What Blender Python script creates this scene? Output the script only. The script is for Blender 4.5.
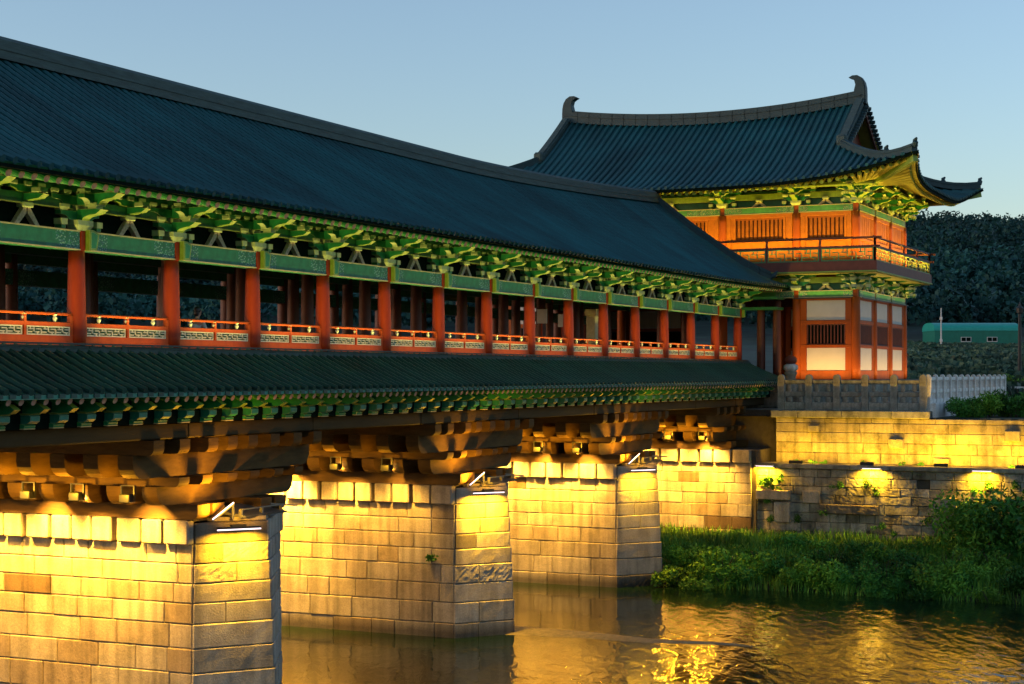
import bpy, math, random
import numpy as np
from mathutils import Vector, Matrix
R = math.radians
rnd = random.Random(7)
for o in list(bpy.data.objects): bpy.data.objects.remove(o)
S = bpy.context.scene
COL = S.collection

# ------------------------------------------------------------------ camera, sky, sun, exposure
# world frame: +X runs along the bridge, +Y across it, z = 0 is the eye level of the photographer, the water lies at WZ
WZ = -8.1
cam = bpy.data.objects.new('camera', bpy.data.cameras.new('camera')); COL.objects.link(cam)
cam.data.sensor_width = 36.0
cam.data.lens = 1700.0/1024*36
cam.data.shift_y = 32.0/1024
cam.data.clip_start = 0.5; cam.data.clip_end = 6000
cam.location = (0, 0, 0); cam.rotation_euler = (R(90), 0, R(24.84-90))
S.camera = cam
W = bpy.data.worlds.new('World'); S.world = W; W.use_nodes = True
wn = W.node_tree.nodes; wl_ = W.node_tree.links
sky = wn.new('ShaderNodeTexSky'); sky.sky_type = 'NISHITA'; sky.sun_disc = False
SUN_EL, SUN_AZ = 5.6, 322.0
sky.sun_elevation = R(SUN_EL); sky.sun_rotation = R(SUN_AZ)
sky.air_density = 1.0; sky.dust_density = 0.6; sky.ozone_density = 3.0
tint = wn.new('ShaderNodeMix'); tint.data_type = 'RGBA'; tint.blend_type = 'MULTIPLY'; tint.inputs[0].default_value = 1.0
tint.inputs[7].default_value = (1.27, 1.08, 1.02, 1)
wl_.new(sky.outputs[0], tint.inputs[6])
hs = wn.new('ShaderNodeHueSaturation'); hs.inputs['Saturation'].default_value = .88; wl_.new(tint.outputs[2], hs.inputs['Color'])
bg = wn['Background']; bg.inputs[1].default_value = 0.15
wl_.new(hs.outputs[0], bg.inputs[0])
sun = bpy.data.objects.new('sun', bpy.data.lights.new('sun', 'SUN')); COL.objects.link(sun)
sun.data.energy = 0.05; sun.data.angle = R(12); sun.data.color = (1, .85, .75)
az = R(SUN_AZ)
sdir = Vector((math.sin(az)*math.cos(R(SUN_EL)), math.cos(az)*math.cos(R(SUN_EL)), math.sin(R(SUN_EL))))
sun.rotation_euler = sdir.to_track_quat('Z', 'Y').to_euler()
S.view_settings.view_transform = 'Standard'; S.view_settings.look = 'None'
S.view_settings.exposure = 1.08; S.view_settings.gamma = 1.0
S.render.engine = 'CYCLES'
S.cycles.use_denoising = True
try: S.cycles.denoiser = 'OPENIMAGEDENOISE'
except Exception: pass
S.cycles.max_bounces = 5; S.cycles.diffuse_bounces = 3; S.cycles.glossy_bounces = 3
S.cycles.sample_clamp_indirect = 4.0
S.cycles.caustics_reflective = False; S.cycles.caustics_refractive = False

# ------------------------------------------------------------------ materials
def _nodes(name):
    m = bpy.data.materials.new(name); m.use_nodes = True
    nt = m.node_tree
    return m, nt.nodes, nt.links, nt.nodes['Principled BSDF']

def pmat(name, c, rough=.6, var=.25, scale=3.0, bump=.15, bscale=None, island=0.0, metal=0.0, stretch=None, spec=.5, dist=.02):
    """one paint / wood / tile: base colour broken up by noise, optional tone per piece, fine bump"""
    m, n, l, b = _nodes(name); c = tuple(v*PK for v in c)
    tc = n.new('ShaderNodeTexCoord'); src = tc.outputs['Object']
    if stretch:
        mp = n.new('ShaderNodeMapping'); mp.inputs['Scale'].default_value = stretch
        l.new(src, mp.inputs[0]); src = mp.outputs[0]
    no = n.new('ShaderNodeTexNoise'); no.inputs['Scale'].default_value = scale; no.inputs['Detail'].default_value = 6
    no.inputs['Roughness'].default_value = .65
    l.new(src, no.inputs['Vector'])
    mr = n.new('ShaderNodeMapRange'); mr.inputs[1].default_value = .3; mr.inputs[2].default_value = .7
    mr.inputs[3].default_value = 1-var; mr.inputs[4].default_value = 1+var
    l.new(no.outputs[0], mr.inputs[0])
    fac = mr.outputs[0]
    if island:
        g = n.new('ShaderNodeNewGeometry'); r2 = n.new('ShaderNodeMapRange')
        r2.inputs[3].default_value = 1-island; r2.inputs[4].default_value = 1+island
        l.new(g.outputs['Random Per Island'], r2.inputs[0])
        mu = n.new('ShaderNodeMath'); mu.operation = 'MULTIPLY'
        l.new(fac, mu.inputs[0]); l.new(r2.outputs[0], mu.inputs[1]); fac = mu.outputs[0]
    vm = n.new('ShaderNodeVectorMath'); vm.operation = 'SCALE'; vm.inputs[0].default_value = c
    l.new(fac, vm.inputs['Scale']); l.new(vm.outputs[0], b.inputs['Base Color'])
    b.inputs['Roughness'].default_value = rough; b.inputs['Metallic'].default_value = metal
    b.inputs['Specular IOR Level'].default_value = spec
    if bump:
        n2 = n.new('ShaderNodeTexNoise'); n2.inputs['Scale'].default_value = bscale or scale*5; n2.inputs['Detail'].default_value = 5
        l.new(src, n2.inputs['Vector'])
        bp = n.new('ShaderNodeBump'); bp.inputs['Strength'].default_value = bump; bp.inputs['Distance'].default_value = dist
        l.new(n2.outputs[0], bp.inputs['Height']); l.new(bp.outputs[0], b.inputs['Normal'])
    return m

def stone_mat(name, tones, bump=.5, bscale=14, stain=.5, moss=0.0):
    """dressed granite: a tone per block out of a ramp, speckle, dark weather stains, pitted bump"""
    m, n, l, b = _nodes(name)
    tc = n.new('ShaderNodeTexCoord'); g = n.new('ShaderNodeNewGeometry')
    cr = n.new('ShaderNodeValToRGB'); cr.color_ramp.interpolation = 'CONSTANT'
    e = cr.color_ramp.elements
    for i, (p, c) in enumerate(tones):
        if i < 2: el = e[i]; el.position = p
        else: el = e.new(p)
        el.color = (*[v*PK for v in c], 1)
    l.new(g.outputs['Random Per Island'], cr.inputs[0])
    n1 = n.new('ShaderNodeTexNoise'); n1.inputs['Scale'].default_value = 22; n1.inputs['Detail'].default_value = 8; n1.inputs['Roughness'].default_value = .75
    n2 = n.new('ShaderNodeTexNoise'); n2.inputs['Scale'].default_value = 1.1; n2.inputs['Detail'].default_value = 7; n2.inputs['Roughness'].default_value = .7
    l.new(tc.outputs['Object'], n1.inputs['Vector']); l.new(tc.outputs['Object'], n2.inputs['Vector'])
    a = n.new('ShaderNodeMapRange'); a.inputs[1].default_value = .3; a.inputs[2].default_value = .7; a.inputs[3].default_value = .72; a.inputs[4].default_value = 1.22
    l.new(n1.outputs[0], a.inputs[0])
    s = n.new('ShaderNodeMapRange'); s.inputs[1].default_value = .36; s.inputs[2].default_value = .56; s.inputs[3].default_value = 1-stain; s.inputs[4].default_value = 1.05
    l.new(n2.outputs[0], s.inputs[0])
    mu = n.new('ShaderNodeMath'); mu.operation = 'MULTIPLY'; l.new(a.outputs[0], mu.inputs[0]); l.new(s.outputs[0], mu.inputs[1])
    # rain streaks run down the face
    ms = n.new('ShaderNodeMapping'); ms.inputs['Scale'].default_value = (2.6, 2.6, .22); l.new(tc.outputs['Object'], ms.inputs[0])
    n5 = n.new('ShaderNodeTexNoise'); n5.inputs['Scale'].default_value = 1.4; n5.inputs['Detail'].default_value = 6; l.new(ms.outputs[0], n5.inputs['Vector'])
    k5 = n.new('ShaderNodeMapRange'); k5.inputs[1].default_value = .36; k5.inputs[2].default_value = .55; k5.inputs[3].default_value = .70; k5.inputs[4].default_value = 1.04; l.new(n5.outputs[0], k5.inputs[0])
    m5 = n.new('ShaderNodeMath'); m5.operation = 'MULTIPLY'; l.new(mu.outputs[0], m5.inputs[0]); l.new(k5.outputs[0], m5.inputs[1])
    # damp, algae stained band just above the water
    sp = n.new('ShaderNodeSeparateXYZ'); l.new(g.outputs['Position'], sp.inputs[0])
    w1 = n.new('ShaderNodeMath'); w1.operation = 'MULTIPLY_ADD'; w1.inputs[1].default_value = -.55; l.new(n2.outputs[0], w1.inputs[0]); l.new(sp.outputs[2], w1.inputs[2])
    w2 = n.new('ShaderNodeMapRange'); w2.inputs[1].default_value = WZ-.16; w2.inputs[2].default_value = WZ+.22; w2.inputs[3].default_value = .32; w2.inputs[4].default_value = 1.0; l.new(w1.outputs[0], w2.inputs[0])
    m6 = n.new('ShaderNodeMath'); m6.operation = 'MULTIPLY'; l.new(m5.outputs[0], m6.inputs[0]); l.new(w2.outputs[0], m6.inputs[1]); mu = m6
    vm = n.new('ShaderNodeVectorMath'); vm.operation = 'SCALE'; l.new(cr.outputs[0], vm.inputs[0]); l.new(mu.outputs[0], vm.inputs['Scale'])
    out = vm.outputs[0]
    if moss:
        n3 = n.new('ShaderNodeTexNoise'); n3.inputs['Scale'].default_value = .9; n3.inputs['Detail'].default_value = 9; n3.inputs['Roughness'].default_value = .75
        l.new(tc.outputs['Object'], n3.inputs['Vector'])
        k = n.new('ShaderNodeMapRange'); k.inputs[1].default_value = .55; k.inputs[2].default_value = .62; k.inputs[3].default_value = 0; k.inputs[4].default_value = moss
        l.new(n3.outputs[0], k.inputs[0])
        mx = n.new('ShaderNodeMix'); mx.data_type = 'RGBA'; mx.inputs[7].default_value = (.012, .018, .008, 1)
        l.new(k.outputs[0], mx.inputs[0]); l.new(out, mx.inputs[6]); out = mx.outputs[2]
    l.new(out, b.inputs['Base Color']); b.inputs['Roughness'].default_value = .85; b.inputs['Specular IOR Level'].default_value = .25
    n4 = n.new('ShaderNodeTexNoise'); n4.inputs['Scale'].default_value = bscale; n4.inputs['Detail'].default_value = 7; n4.inputs['Roughness'].default_value = .6
    l.new(tc.outputs['Object'], n4.inputs['Vector'])
    bp = n.new('ShaderNodeBump'); bp.inputs['Strength'].default_value = bump; bp.inputs['Distance'].default_value = .03
    l.new(n4.outputs[0], bp.inputs['Height']); l.new(bp.outputs[0], b.inputs['Normal'])
    return m

def dancheong_mat(name, body, motif, edge, half=1.55):
    """painted lintel: plain middle, floral patterned ends (object x runs along the beam, centred)"""
    m, n, l, b = _nodes(name)
    tc = n.new('ShaderNodeTexCoord'); sx = n.new('ShaderNodeSeparateXYZ'); l.new(tc.outputs['Object'], sx.inputs[0])
    ab = n.new('ShaderNodeMath'); ab.operation = 'ABSOLUTE'; l.new(sx.outputs[0], ab.inputs[0])
    vo = n.new('ShaderNodeTexVoronoi'); vo.inputs['Scale'].default_value = 19; l.new(tc.outputs['Object'], vo.inputs['Vector'])
    cr = n.new('ShaderNodeValToRGB'); e = cr.color_ramp.elements
    e[0].position = 0; e[0].color = (*edge, 1); e[1].position = .62; e[1].color = (*body, 1)
    x = e.new(.3); x.color = (*motif, 1); x = e.new(.45); x.color = (.02, .06, .14, 1)
    l.new(vo.outputs['Distance'], cr.inputs[0])
    gt = n.new('ShaderNodeMath'); gt.operation = 'GREATER_THAN'; gt.inputs[1].default_value = half*.56; l.new(ab.outputs[0], gt.inputs[0])
    no = n.new('ShaderNodeTexNoise'); no.inputs['Scale'].default_value = 5; no.inputs['Detail'].default_value = 6; l.new(tc.outputs['Object'], no.inputs['Vector'])
    mr = n.new('ShaderNodeMapRange'); mr.inputs[1].default_value = .3; mr.inputs[2].default_value = .7; mr.inputs[3].default_value = .7; mr.inputs[4].default_value = 1.25
    l.new(no.outputs[0], mr.inputs[0])
    mx = n.new('ShaderNodeMix'); mx.data_type = 'RGBA'; mx.inputs[6].default_value = (*body, 1)
    l.new(gt.outputs[0], mx.inputs[0]); l.new(cr.outputs[0], mx.inputs[7])
    vm = n.new('ShaderNodeVectorMath'); vm.operation = 'SCALE'; l.new(mx.outputs[2], vm.inputs[0]); l.new(mr.outputs[0], vm.inputs['Scale'])
    l.new(vm.outputs[0], b.inputs['Base Color']); b.inputs['Roughness'].default_value = .55
    return m

def leaf_mat(name, a, c, rough=.6, patch=.35):
    m, n, l, b = _nodes(name)
    g = n.new('ShaderNodeNewGeometry'); cr = n.new('ShaderNodeValToRGB')
    cr.color_ramp.elements[0].color = (*a, 1); cr.color_ramp.elements[1].color = (*c, 1)
    l.new(g.outputs['Random Per Island'], cr.inputs[0])
    # stands and plants differ from one another
    no = n.new('ShaderNodeTexNoise'); no.inputs['Scale'].default_value = patch; no.inputs['Detail'].default_value = 5; l.new(g.outputs['Position'], no.inputs['Vector'])
    mr = n.new('ShaderNodeMapRange'); mr.inputs[1].default_value = .35; mr.inputs[2].default_value = .65; mr.inputs[3].default_value = .45; mr.inputs[4].default_value = 1.5; l.new(no.outputs[0], mr.inputs[0])
    vm = n.new('ShaderNodeVectorMath'); vm.operation = 'SCALE'; l.new(cr.outputs[0], vm.inputs[0]); l.new(mr.outputs[0], vm.inputs['Scale']); l.new(vm.outputs[0], b.inputs['Base Color'])
    b.inputs['Roughness'].default_value = rough; b.inputs['Specular IOR Level'].default_value = .2
    return m

def emit_mat(name, c, s):
    m, n, l, b = _nodes(name)
    b.inputs['Base Color'].default_value = (.8, .8, .8, 1)
    b.inputs['Emission Color'].default_value = (*c, 1); b.inputs['Emission Strength'].default_value = s
    return m

M = {}
PK = .72
M['tile'] = pmat('roof_tile', (.006, .100, .112), .5, .42, .30, .2, 30, island=.14)
M['ridge_tile'] = pmat('ridge_tile', (.058, .105, .100), .75, .35, 2.0, .3, 25, stretch=(1, 1, 8))
M['tile_skirt'] = pmat('skirt_tile', (.014, .070, .050), .55, .42, .45, .2, 30, island=.14)
M['red'] = pmat('red_column_paint', (.36, .036, .004), .5, .22, 2.5, .12, 18, stretch=(1, 1, .35), spec=.25)
M['orange'] = pmat('orange_red_paint', (.50, .155, .010), .55, .2, 4, .1, 20, spec=.25)
M['railpaint'] = pmat('railing_paint', (.52, .085, .010), .55, .2, 4, .1, 20, spec=.25)
M['towerred'] = pmat('tower_red_paint', (.46, .095, .008), .55, .22, 2, .12, 16, stretch=(1, 1, .3), spec=.25)
M['maroon'] = pmat('maroon_board', (.20, .045, .025), .6, .25, 3, .15, 20)
M['darkred'] = pmat('dark_red_lattice_shaded_post', (.13, .030, .014), .6, .2, 4, .1)  # lattice colour; on inner columns and end posts it is red with shade painted in
M['green'] = pmat('green_paint', (.016, .26, .095), .5, .3, 5, .1, 20, island=.3)
M['deepgreen'] = pmat('deep_green_paint', (.012, .15, .055), .5, .3, 4, .1, 20, island=.2)
M['teal'] = pmat('teal_paint', (.020, .24, .17), .5, .25, 5, .1, 20, island=.2)
M['lime'] = pmat('yellow_green_paint_and_underlight', (.22, .36, .045), .5, .25, 6, .1, 20, island=.25)  # a paint of its own; on bracket undersides it stands for light from below
M['soffit'] = pmat('soffit_paint', (.34, .34, .07), .6, .2, 4, .1)
M['cream'] = pmat('cream_trim_paint', (.66, .58, .30), .55, .2, 6, .05)
M['pink'] = pmat('pinkish_rafter_end', (.55, .33, .26), .6, .25, 12, .1)
M['strut'] = pmat('patterned_strut_paint', (.60, .47, .36), .6, .45, 16, .1)
M['lattice'] = pmat('pale_lattice_paint', (.80, .88, .66), .5, .2, 9, .05)
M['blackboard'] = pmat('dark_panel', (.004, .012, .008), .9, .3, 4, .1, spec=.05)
M['barwood'] = pmat('dark_window_bar', (.055, .014, .006), .7, .2, 4, .1, spec=.1)
M['mint'] = pmat('pale_mint_block', (.50, .62, .36), .5, .2, 8, .1, spec=.3)
M['plaster'] = pmat('white_plaster', (.78, .74, .66), .85, .06, 1.5, .15, 40)
M['timber'] = pmat('aged_timber', (.105, .060, .018), .75, .45, 1.6, .4, 14, island=.35, stretch=(.5, .5, 2.2), spec=.15)
M['timberend'] = pmat('timber_end_grain', (.26, .15, .065), .8, .35, 7, .35, 20, island=.2)
M['fascia'] = pmat('brown_fascia_timber', (.072, .048, .018), .7, .35, 1.2, .3, 14, stretch=(.3, 1, 2), spec=.15)
M['deck'] = pmat('deck_planks', (.13, .08, .045), .7, .3, 2, .2)
T_TAN = [(0, (.42, .37, .28)), (.22, (.47, .42, .33)), (.42, (.38, .32, .23)), (.58, (.44, .38, .27)), (.74, (.34, .27, .18)), (.86, (.40, .35, .28)), (.935, (.17, .115, .065))]
T_GREY = [(0, (.46, .41, .34)), (.25, (.52, .47, .40)), (.5, (.42, .37, .30)), (.72, (.49, .43, .34)), (.92, (.24, .20, .15))]
M['stone'] = stone_mat('pier_granite', T_TAN, .45, 16, .28)
M['nosestone'] = stone_mat('rough_nose_granite', T_GREY, .55, 26, .30)
M['wallstone'] = stone_mat('old_wall_granite', [(0, (.40, .38, .30)), (.2, (.48, .45, .37)), (.4, (.34, .31, .24)), (.6, (.43, .40, .32)), (.8, (.28, .25, .18)), (.93, (.52, .49, .43))], .9, 9, .5, .6)
M['terracestone'] = stone_mat('terrace_granite', [(0, (.40, .36, .27)), (.3, (.45, .40, .30)), (.6, (.36, .31, .22)), (.85, (.42, .36, .26))], .5, 12, .45, .35)
M['pale'] = stone_mat('pale_balustrade_granite', [(0, (1.12, 1.08, 1.0)), (.4, (1.16, 1.12, 1.05)), (.7, (1.06, 1.02, .95))], .35, 25, .3)
M['mossy'] = stone_mat('mossy_balustrade_granite', [(0, (.42, .42, .34)), (.4, (.48, .47, .39)), (.7, (.36, .36, .28))], .5, 20, .5, .5)
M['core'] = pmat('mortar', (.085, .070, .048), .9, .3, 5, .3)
M['metal'] = pmat('grey_metal', (.22, .23, .22), .4, .2, 4, .05, metal=.6)
M['darkmetal'] = pmat('dark_metal', (.02, .022, .02), .5, .2, 4, .05)
M['tube'] = emit_mat('lamp_tube', (1, .80, .88), 1.0)
M['glow'] = emit_mat('lamp_glass', (1, .72, .25), 9)
M['warmglow'] = emit_mat('warm_lamp_glass', (1, .70, .25), 3)
M['chiwi'] = pmat('ridge_end_tile', (.008, .052, .064), .6, .3, 3, .4, 12)
M['leaf'] = leaf_mat('shrub_leaf', (.035, .15, .014), (.16, .32, .030))
M['leafdark'] = leaf_mat('dark_shrub_leaf', (.018, .11, .016), (.075, .23, .030))
M['reed'] = leaf_mat('reed_blade', (.030, .14, .014), (.14, .27, .032))
M['forest'] = leaf_mat('haze_tinted_forest_leaf', (.007, .048, .048), (.020, .085, .074), patch=.011)  # bluish leaf colour stands in for haze over the hill
M['crop'] = leaf_mat('field_leaf', (.020, .065, .045), (.075, .12, .075))
M['bark'] = pmat('bark', (.08, .06, .04), .9, .3, 4, .4)
M['shedwall'] = pmat('green_sheet_metal', (.010, .22, .15), .55, .15, 2, .1)
M['shedroof'] = pmat('turquoise_sheet_metal', (.02, .44, .36), .45, .12, 2, .1)
M['whitepaint'] = pmat('white_paint', (.75, .75, .72), .5, .1, 3, .05)
M['dirt'] = pmat('bank_soil', (.035, .032, .018), .95, .5, 1.2, .5, 6)
M['skin'] = pmat('skin', (.50, .30, .21), .5, .05, 8, 0)
M['hair'] = pmat('dark_hair', (.015, .012, .010), .5, .2, 20, .2)
M['shirt'] = pmat('white_shirt', (.70, .70, .72), .8, .08, 5, .2)
M['trousers'] = pmat('dark_trousers', (.03, .035, .05), .8, .15, 5, .2)
M['beam'] = dancheong_mat('painted_lintel', (.009, .15, .085), (.10, .36, .27), (.36, .42, .30))
M['beamlime'] = dancheong_mat('painted_tower_lintel', (.06, .26, .07), (.30, .42, .16), (.55, .48, .20))

def outline(key, pale, radius=.022):
    m = M[key]; n = m.node_tree.nodes; l = m.node_tree.links; b = n['Principled BSDF']
    old = b.inputs['Base Color'].links[0].from_socket
    bv = n.new('ShaderNodeBevel'); bv.samples = 4; bv.inputs['Radius'].default_value = radius
    g = n.new('ShaderNodeNewGeometry'); d = n.new('ShaderNodeVectorMath'); d.operation = 'DOT_PRODUCT'
    l.new(bv.outputs[0], d.inputs[0]); l.new(g.outputs['Normal'], d.inputs[1])
    r = n.new('ShaderNodeMapRange'); r.inputs[1].default_value = .97; r.inputs[2].default_value = .90; r.inputs[3].default_value = 0; r.inputs[4].default_value = .85
    l.new(d.outputs['Value'], r.inputs[0])
    mx = n.new('ShaderNodeMix'); mx.data_type = 'RGBA'; mx.inputs[7].default_value = (*pale, 1)
    l.new(r.outputs[0], mx.inputs[0]); l.new(old, mx.inputs[6]); l.new(mx.outputs[2], b.inputs['Base Color'])
outline('green', (.34, .42, .16)); outline('teal', (.30, .42, .26)); outline('lime', (.50, .50, .16)); outline('lattice', (.62, .66, .52), .01)

# ------------------------------------------------------------------ mesh builder
class MB:
    def __init__(s): s.v = []; s.f = []; s.m = []
    def add(s, vs, fs, mi=0):
        k = len(s.v); s.v += [tuple(p) for p in vs]
        for f in fs: s.f.append(tuple(i+k for i in f)); s.m.append(mi)
    def box(s, x0, x1, y0, y1, z0, z1, mi=0, ch=0.0):
        if ch <= 0:
            vs = [(x, y, z) for z in (z0, z1) for y in (y0, y1) for x in (x0, x1)]
            s.add(vs, [(0,2,3,1),(4,5,7,6),(0,1,5,4),(2,6,7,3),(0,4,6,2),(1,3,7,5)], mi); return
        c = min(ch, abs(x1-x0)*.45, abs(y1-y0)*.45, abs(z1-z0)*.45)
        vs = []; idx = {}
        for i, x in enumerate((x0, x1)):
            for j, y in enumerate((y0, y1)):
                for k, z in enumerate((z0, z1)):
                    dx = c if i == 0 else -c; dy = c if j == 0 else -c; dz = c if k == 0 else -c
                    for a, p in enumerate(((x, y+dy, z+dz), (x+dx, y, z+dz), (x+dx, y+dy, z))):
                        idx[i, j, k, a] = len(vs); vs.append(p)
        I = lambda i, j, k, a: idx[i, j, k, a]
        fs = []
        for i in (0, 1):
            fs.append((I(i,0,0,0), I(i,1,0,0), I(i,1,1,0), I(i,0,1,0)))
            fs.append((I(0,i,0,1), I(1,i,0,1), I(1,i,1,1), I(0,i,1,1)))
            fs.append((I(0,0,i,2), I(1,0,i,2), I(1,1,i,2), I(0,1,i,2)))
        for i in (0, 1):
            for j in (0, 1):
                fs.append((I(i,j,0,0), I(i,j,1,0), I(i,j,1,1), I(i,j,0,1)))
                fs.append((I(i,0,j,0), I(i,1,j,0), I(i,1,j,2), I(i,0,j,2)))
                fs.append((I(0,i,j,1), I(1,i,j,1), I(1,i,j,2), I(0,i,j,2)))
                for k in (0, 1): fs.append((I(i,j,k,0), I(i,j,k,1), I(i,j,k,2)))
        s.add(vs, fs, mi)
    def bar(s, p, q, w, h, mi=0, up=(0, 0, 1)):
        p = Vector(p); q = Vector(q); d = (q-p).normalized(); u = Vector(up)
        a = d.cross(u)
        if a.length < 1e-4: a = d.cross(Vector((1, 0, 0)))
        a.normalize(); b = a.cross(d).normalized()
        vs = [c + a*sa*w/2 + b*sb*h/2 for c in (p, q) for sa, sb in ((-1,-1),(1,-1),(1,1),(-1,1))]
        s.add(vs, [(0,1,2,3),(4,7,6,5),(0,4,5,1),(1,5,6,2),(2,6,7,3),(3,7,4,0)], mi)
    def tube(s, pts, r, n=8, mi=0, cap=True, capmi=None):
        pts = [Vector(p) for p in pts]; rs = r if isinstance(r, (list, tuple)) else [r]*len(pts)
        k = len(s.v); prev = None
        for i, p in enumerate(pts):
            d = (pts[min(i+1, len(pts)-1)] - pts[max(i-1, 0)]).normalized()
            if prev is None:
                a = d.cross(Vector((0, 0, 1)))
                if a.length < 1e-3: a = Vector((1, 0, 0))
            else: a = prev - d*prev.dot(d)
            a.normalize(); b = d.cross(a); prev = a
            for j in range(n):
                t = 2*math.pi*(j+.5)/n
                s.v.append(tuple(p + (a*math.cos(t) + b*math.sin(t))*rs[i]))
        for i in range(len(pts)-1):
            for j in range(n):
                a0 = k+i*n+j; a1 = k+i*n+(j+1) % n
                s.f.append((a0, a1, a1+n, a0+n)); s.m.append(mi)
        if cap:
            s.f.append(tuple(k+j for j in range(n))); s.m.append(mi if capmi is None else capmi)
            e = k+(len(pts)-1)*n
            s.f.append(tuple(e+j for j in range(n))[::-1]); s.m.append(mi if capmi is None else capmi)
    def prism(s, prof, ax, a0, a1, mi=0, capmi=None, under=None):
        def P(p, a): return (a, p[0], p[1]) if ax == 'x' else (p[0], a, p[1]) if ax == 'y' else (p[0], p[1], a)
        n = len(prof); k = len(s.v)
        sgn = 1 if sum(prof[i][0]*prof[(i+1) % n][1]-prof[(i+1) % n][0]*prof[i][1] for i in range(n)) > 0 else -1
        s.v += [P(p, a0) for p in prof] + [P(p, a1) for p in prof]
        for i in range(n):
            j = (i+1) % n; s.f.append((k+i, k+j, k+n+j, k+n+i))
            nz = -(prof[j][0]-prof[i][0])*sgn
            s.m.append(under if under is not None and nz < -.25*math.hypot(prof[j][0]-prof[i][0], prof[j][1]-prof[i][1]) else mi)
        cm = mi if capmi is None else capmi
        s.f.append(tuple(k+i for i in range(n))[::-1]); s.m.append(cm)
        s.f.append(tuple(k+n+i for i in range(n))); s.m.append(cm)
    def lathe(s, prof, cx=0, cy=0, n=12, mi=0):
        k = len(s.v)
        for r, z in prof:
            for j in range(n):
                t = 2*math.pi*j/n; s.v.append((cx+r*math.cos(t), cy+r*math.sin(t), z))
        for i in range(len(prof)-1):
            for j in range(n):
                a = k+i*n+j; b = k+i*n+(j+1) % n; s.f.append((a, b, b+n, a+n)); s.m.append(mi)
        s.f.append(tuple(k+j for j in range(n))[::-1]); s.m.append(mi)
        e = k+(len(prof)-1)*n; s.f.append(tuple(e+j for j in range(n))); s.m.append(mi)
    def sheet(s, fn, nu, nv, mi=0):
        k = len(s.v)
        for i in range(nu+1):
            for j in range(nv+1): s.v.append(tuple(fn(i/nu, j/nv)))
        for i in range(nu):
            for j in range(nv):
                a = k+i*(nv+1)+j; s.f.append((a, a+1, a+nv+2, a+nv+1)); s.m.append(mi)
    def mesh(s, name, mats, smooth=False):
        me = bpy.data.meshes.new(name); me.from_pydata(s.v, [], s.f)
        for m in (mats if isinstance(mats, (list, tuple)) else [mats]): me.materials.append(M[m] if isinstance(m, str) else m)
        if any(s.m): me.polygons.foreach_set('material_index', s.m)
        if smooth: me.polygons.foreach_set('use_smooth', [True]*len(s.f))
        me.update(); return me

def wloc(o):
    v = Vector((0, 0, 0))
    while o: v = v + o.location; o = o.parent
    return v
def put(name, me, parent=None, loc=(0, 0, 0), rz=0.0, **props):
    """link one object with mesh me at the world place loc, as a child of parent"""
    o = bpy.data.objects.new(name, me); COL.objects.link(o)
    o.location = Vector(loc) - (wloc(parent) if parent else Vector((0, 0, 0)))
    if parent: o.parent = parent
    o.rotation_euler.z = rz
    for k, v in props.items(): o[k] = v
    return o
def build(name, mb, mats, parent=None, loc=None, smooth=False, **props):
    """mesh written in world coordinates; its origin becomes the parent's base (or loc)"""
    L = Vector(loc) if loc is not None else (wloc(parent) if parent else Vector((0, 0, 0)))
    mb.v = [(x-L.x, y-L.y, z-L.z) for x, y, z in mb.v]
    return put(name, mb.mesh(name, mats, smooth), parent, L, **props)
def thing(name, label, cat, loc=(0, 0, 0), group=None):
    o = bpy.data.objects.new(name, None); COL.objects.link(o); o.location = loc; o.empty_display_size = .3
    tag(o, label, cat, group); return o
def tag(o, label, cat, group=None):
    o['label'] = label; o['category'] = cat
    if group: o['group'] = group
    return o
LK = 2.05
def light(kind, parent, loc, aim, energy, color=(1, .56, .12), size=.1, size_y=None, cone=100, blend=.6, radius=.05):
    ld = bpy.data.lights.new('lamp_light', kind); ld.energy = energy*LK; ld.color = color
    if kind == 'AREA':
        ld.shape = 'RECTANGLE' if size_y else 'SQUARE'; ld.size = size
        if size_y: ld.size_y = size_y
    else: ld.shadow_soft_size = radius
    if kind == 'SPOT': ld.spot_size = R(cone); ld.spot_blend = blend
    o = bpy.data.objects.new('lamp_light', ld); COL.objects.link(o)
    o.location = Vector(loc) - (wloc(parent) if parent else Vector((0, 0, 0)))
    if parent: o.parent = parent
    d = Vector(aim) - Vector(loc)
    o.rotation_euler = d.to_track_quat('-Z', 'X' if abs(d.normalized().y) < .99 else 'X').to_euler()
    return o, d

def strip_light(parent, a, b, aim_dir, energy, color, width=.06):
    """a linear lamp between a and b shining along aim_dir"""
    a = Vector(a); b = Vector(b); ld = bpy.data.lights.new('lamp_light', 'AREA'); ld.shape = 'RECTANGLE'
    ld.size = (b-a).length; ld.size_y = width; ld.energy = energy*LK; ld.color = color; ld.spread = R(150)
    x = (b-a).normalized(); z = -Vector(aim_dir).normalized(); z = (z - x*z.dot(x)).normalized(); y = z.cross(x)
    o = bpy.data.objects.new('lamp_light', ld); COL.objects.link(o)
    m = Matrix((x, y, z)).transposed().to_4x4(); m.translation = (a+b)/2 - (wloc(parent) if parent else Vector((0, 0, 0)))
    o.matrix_basis = m
    if parent: o.parent = parent
    return o

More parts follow.
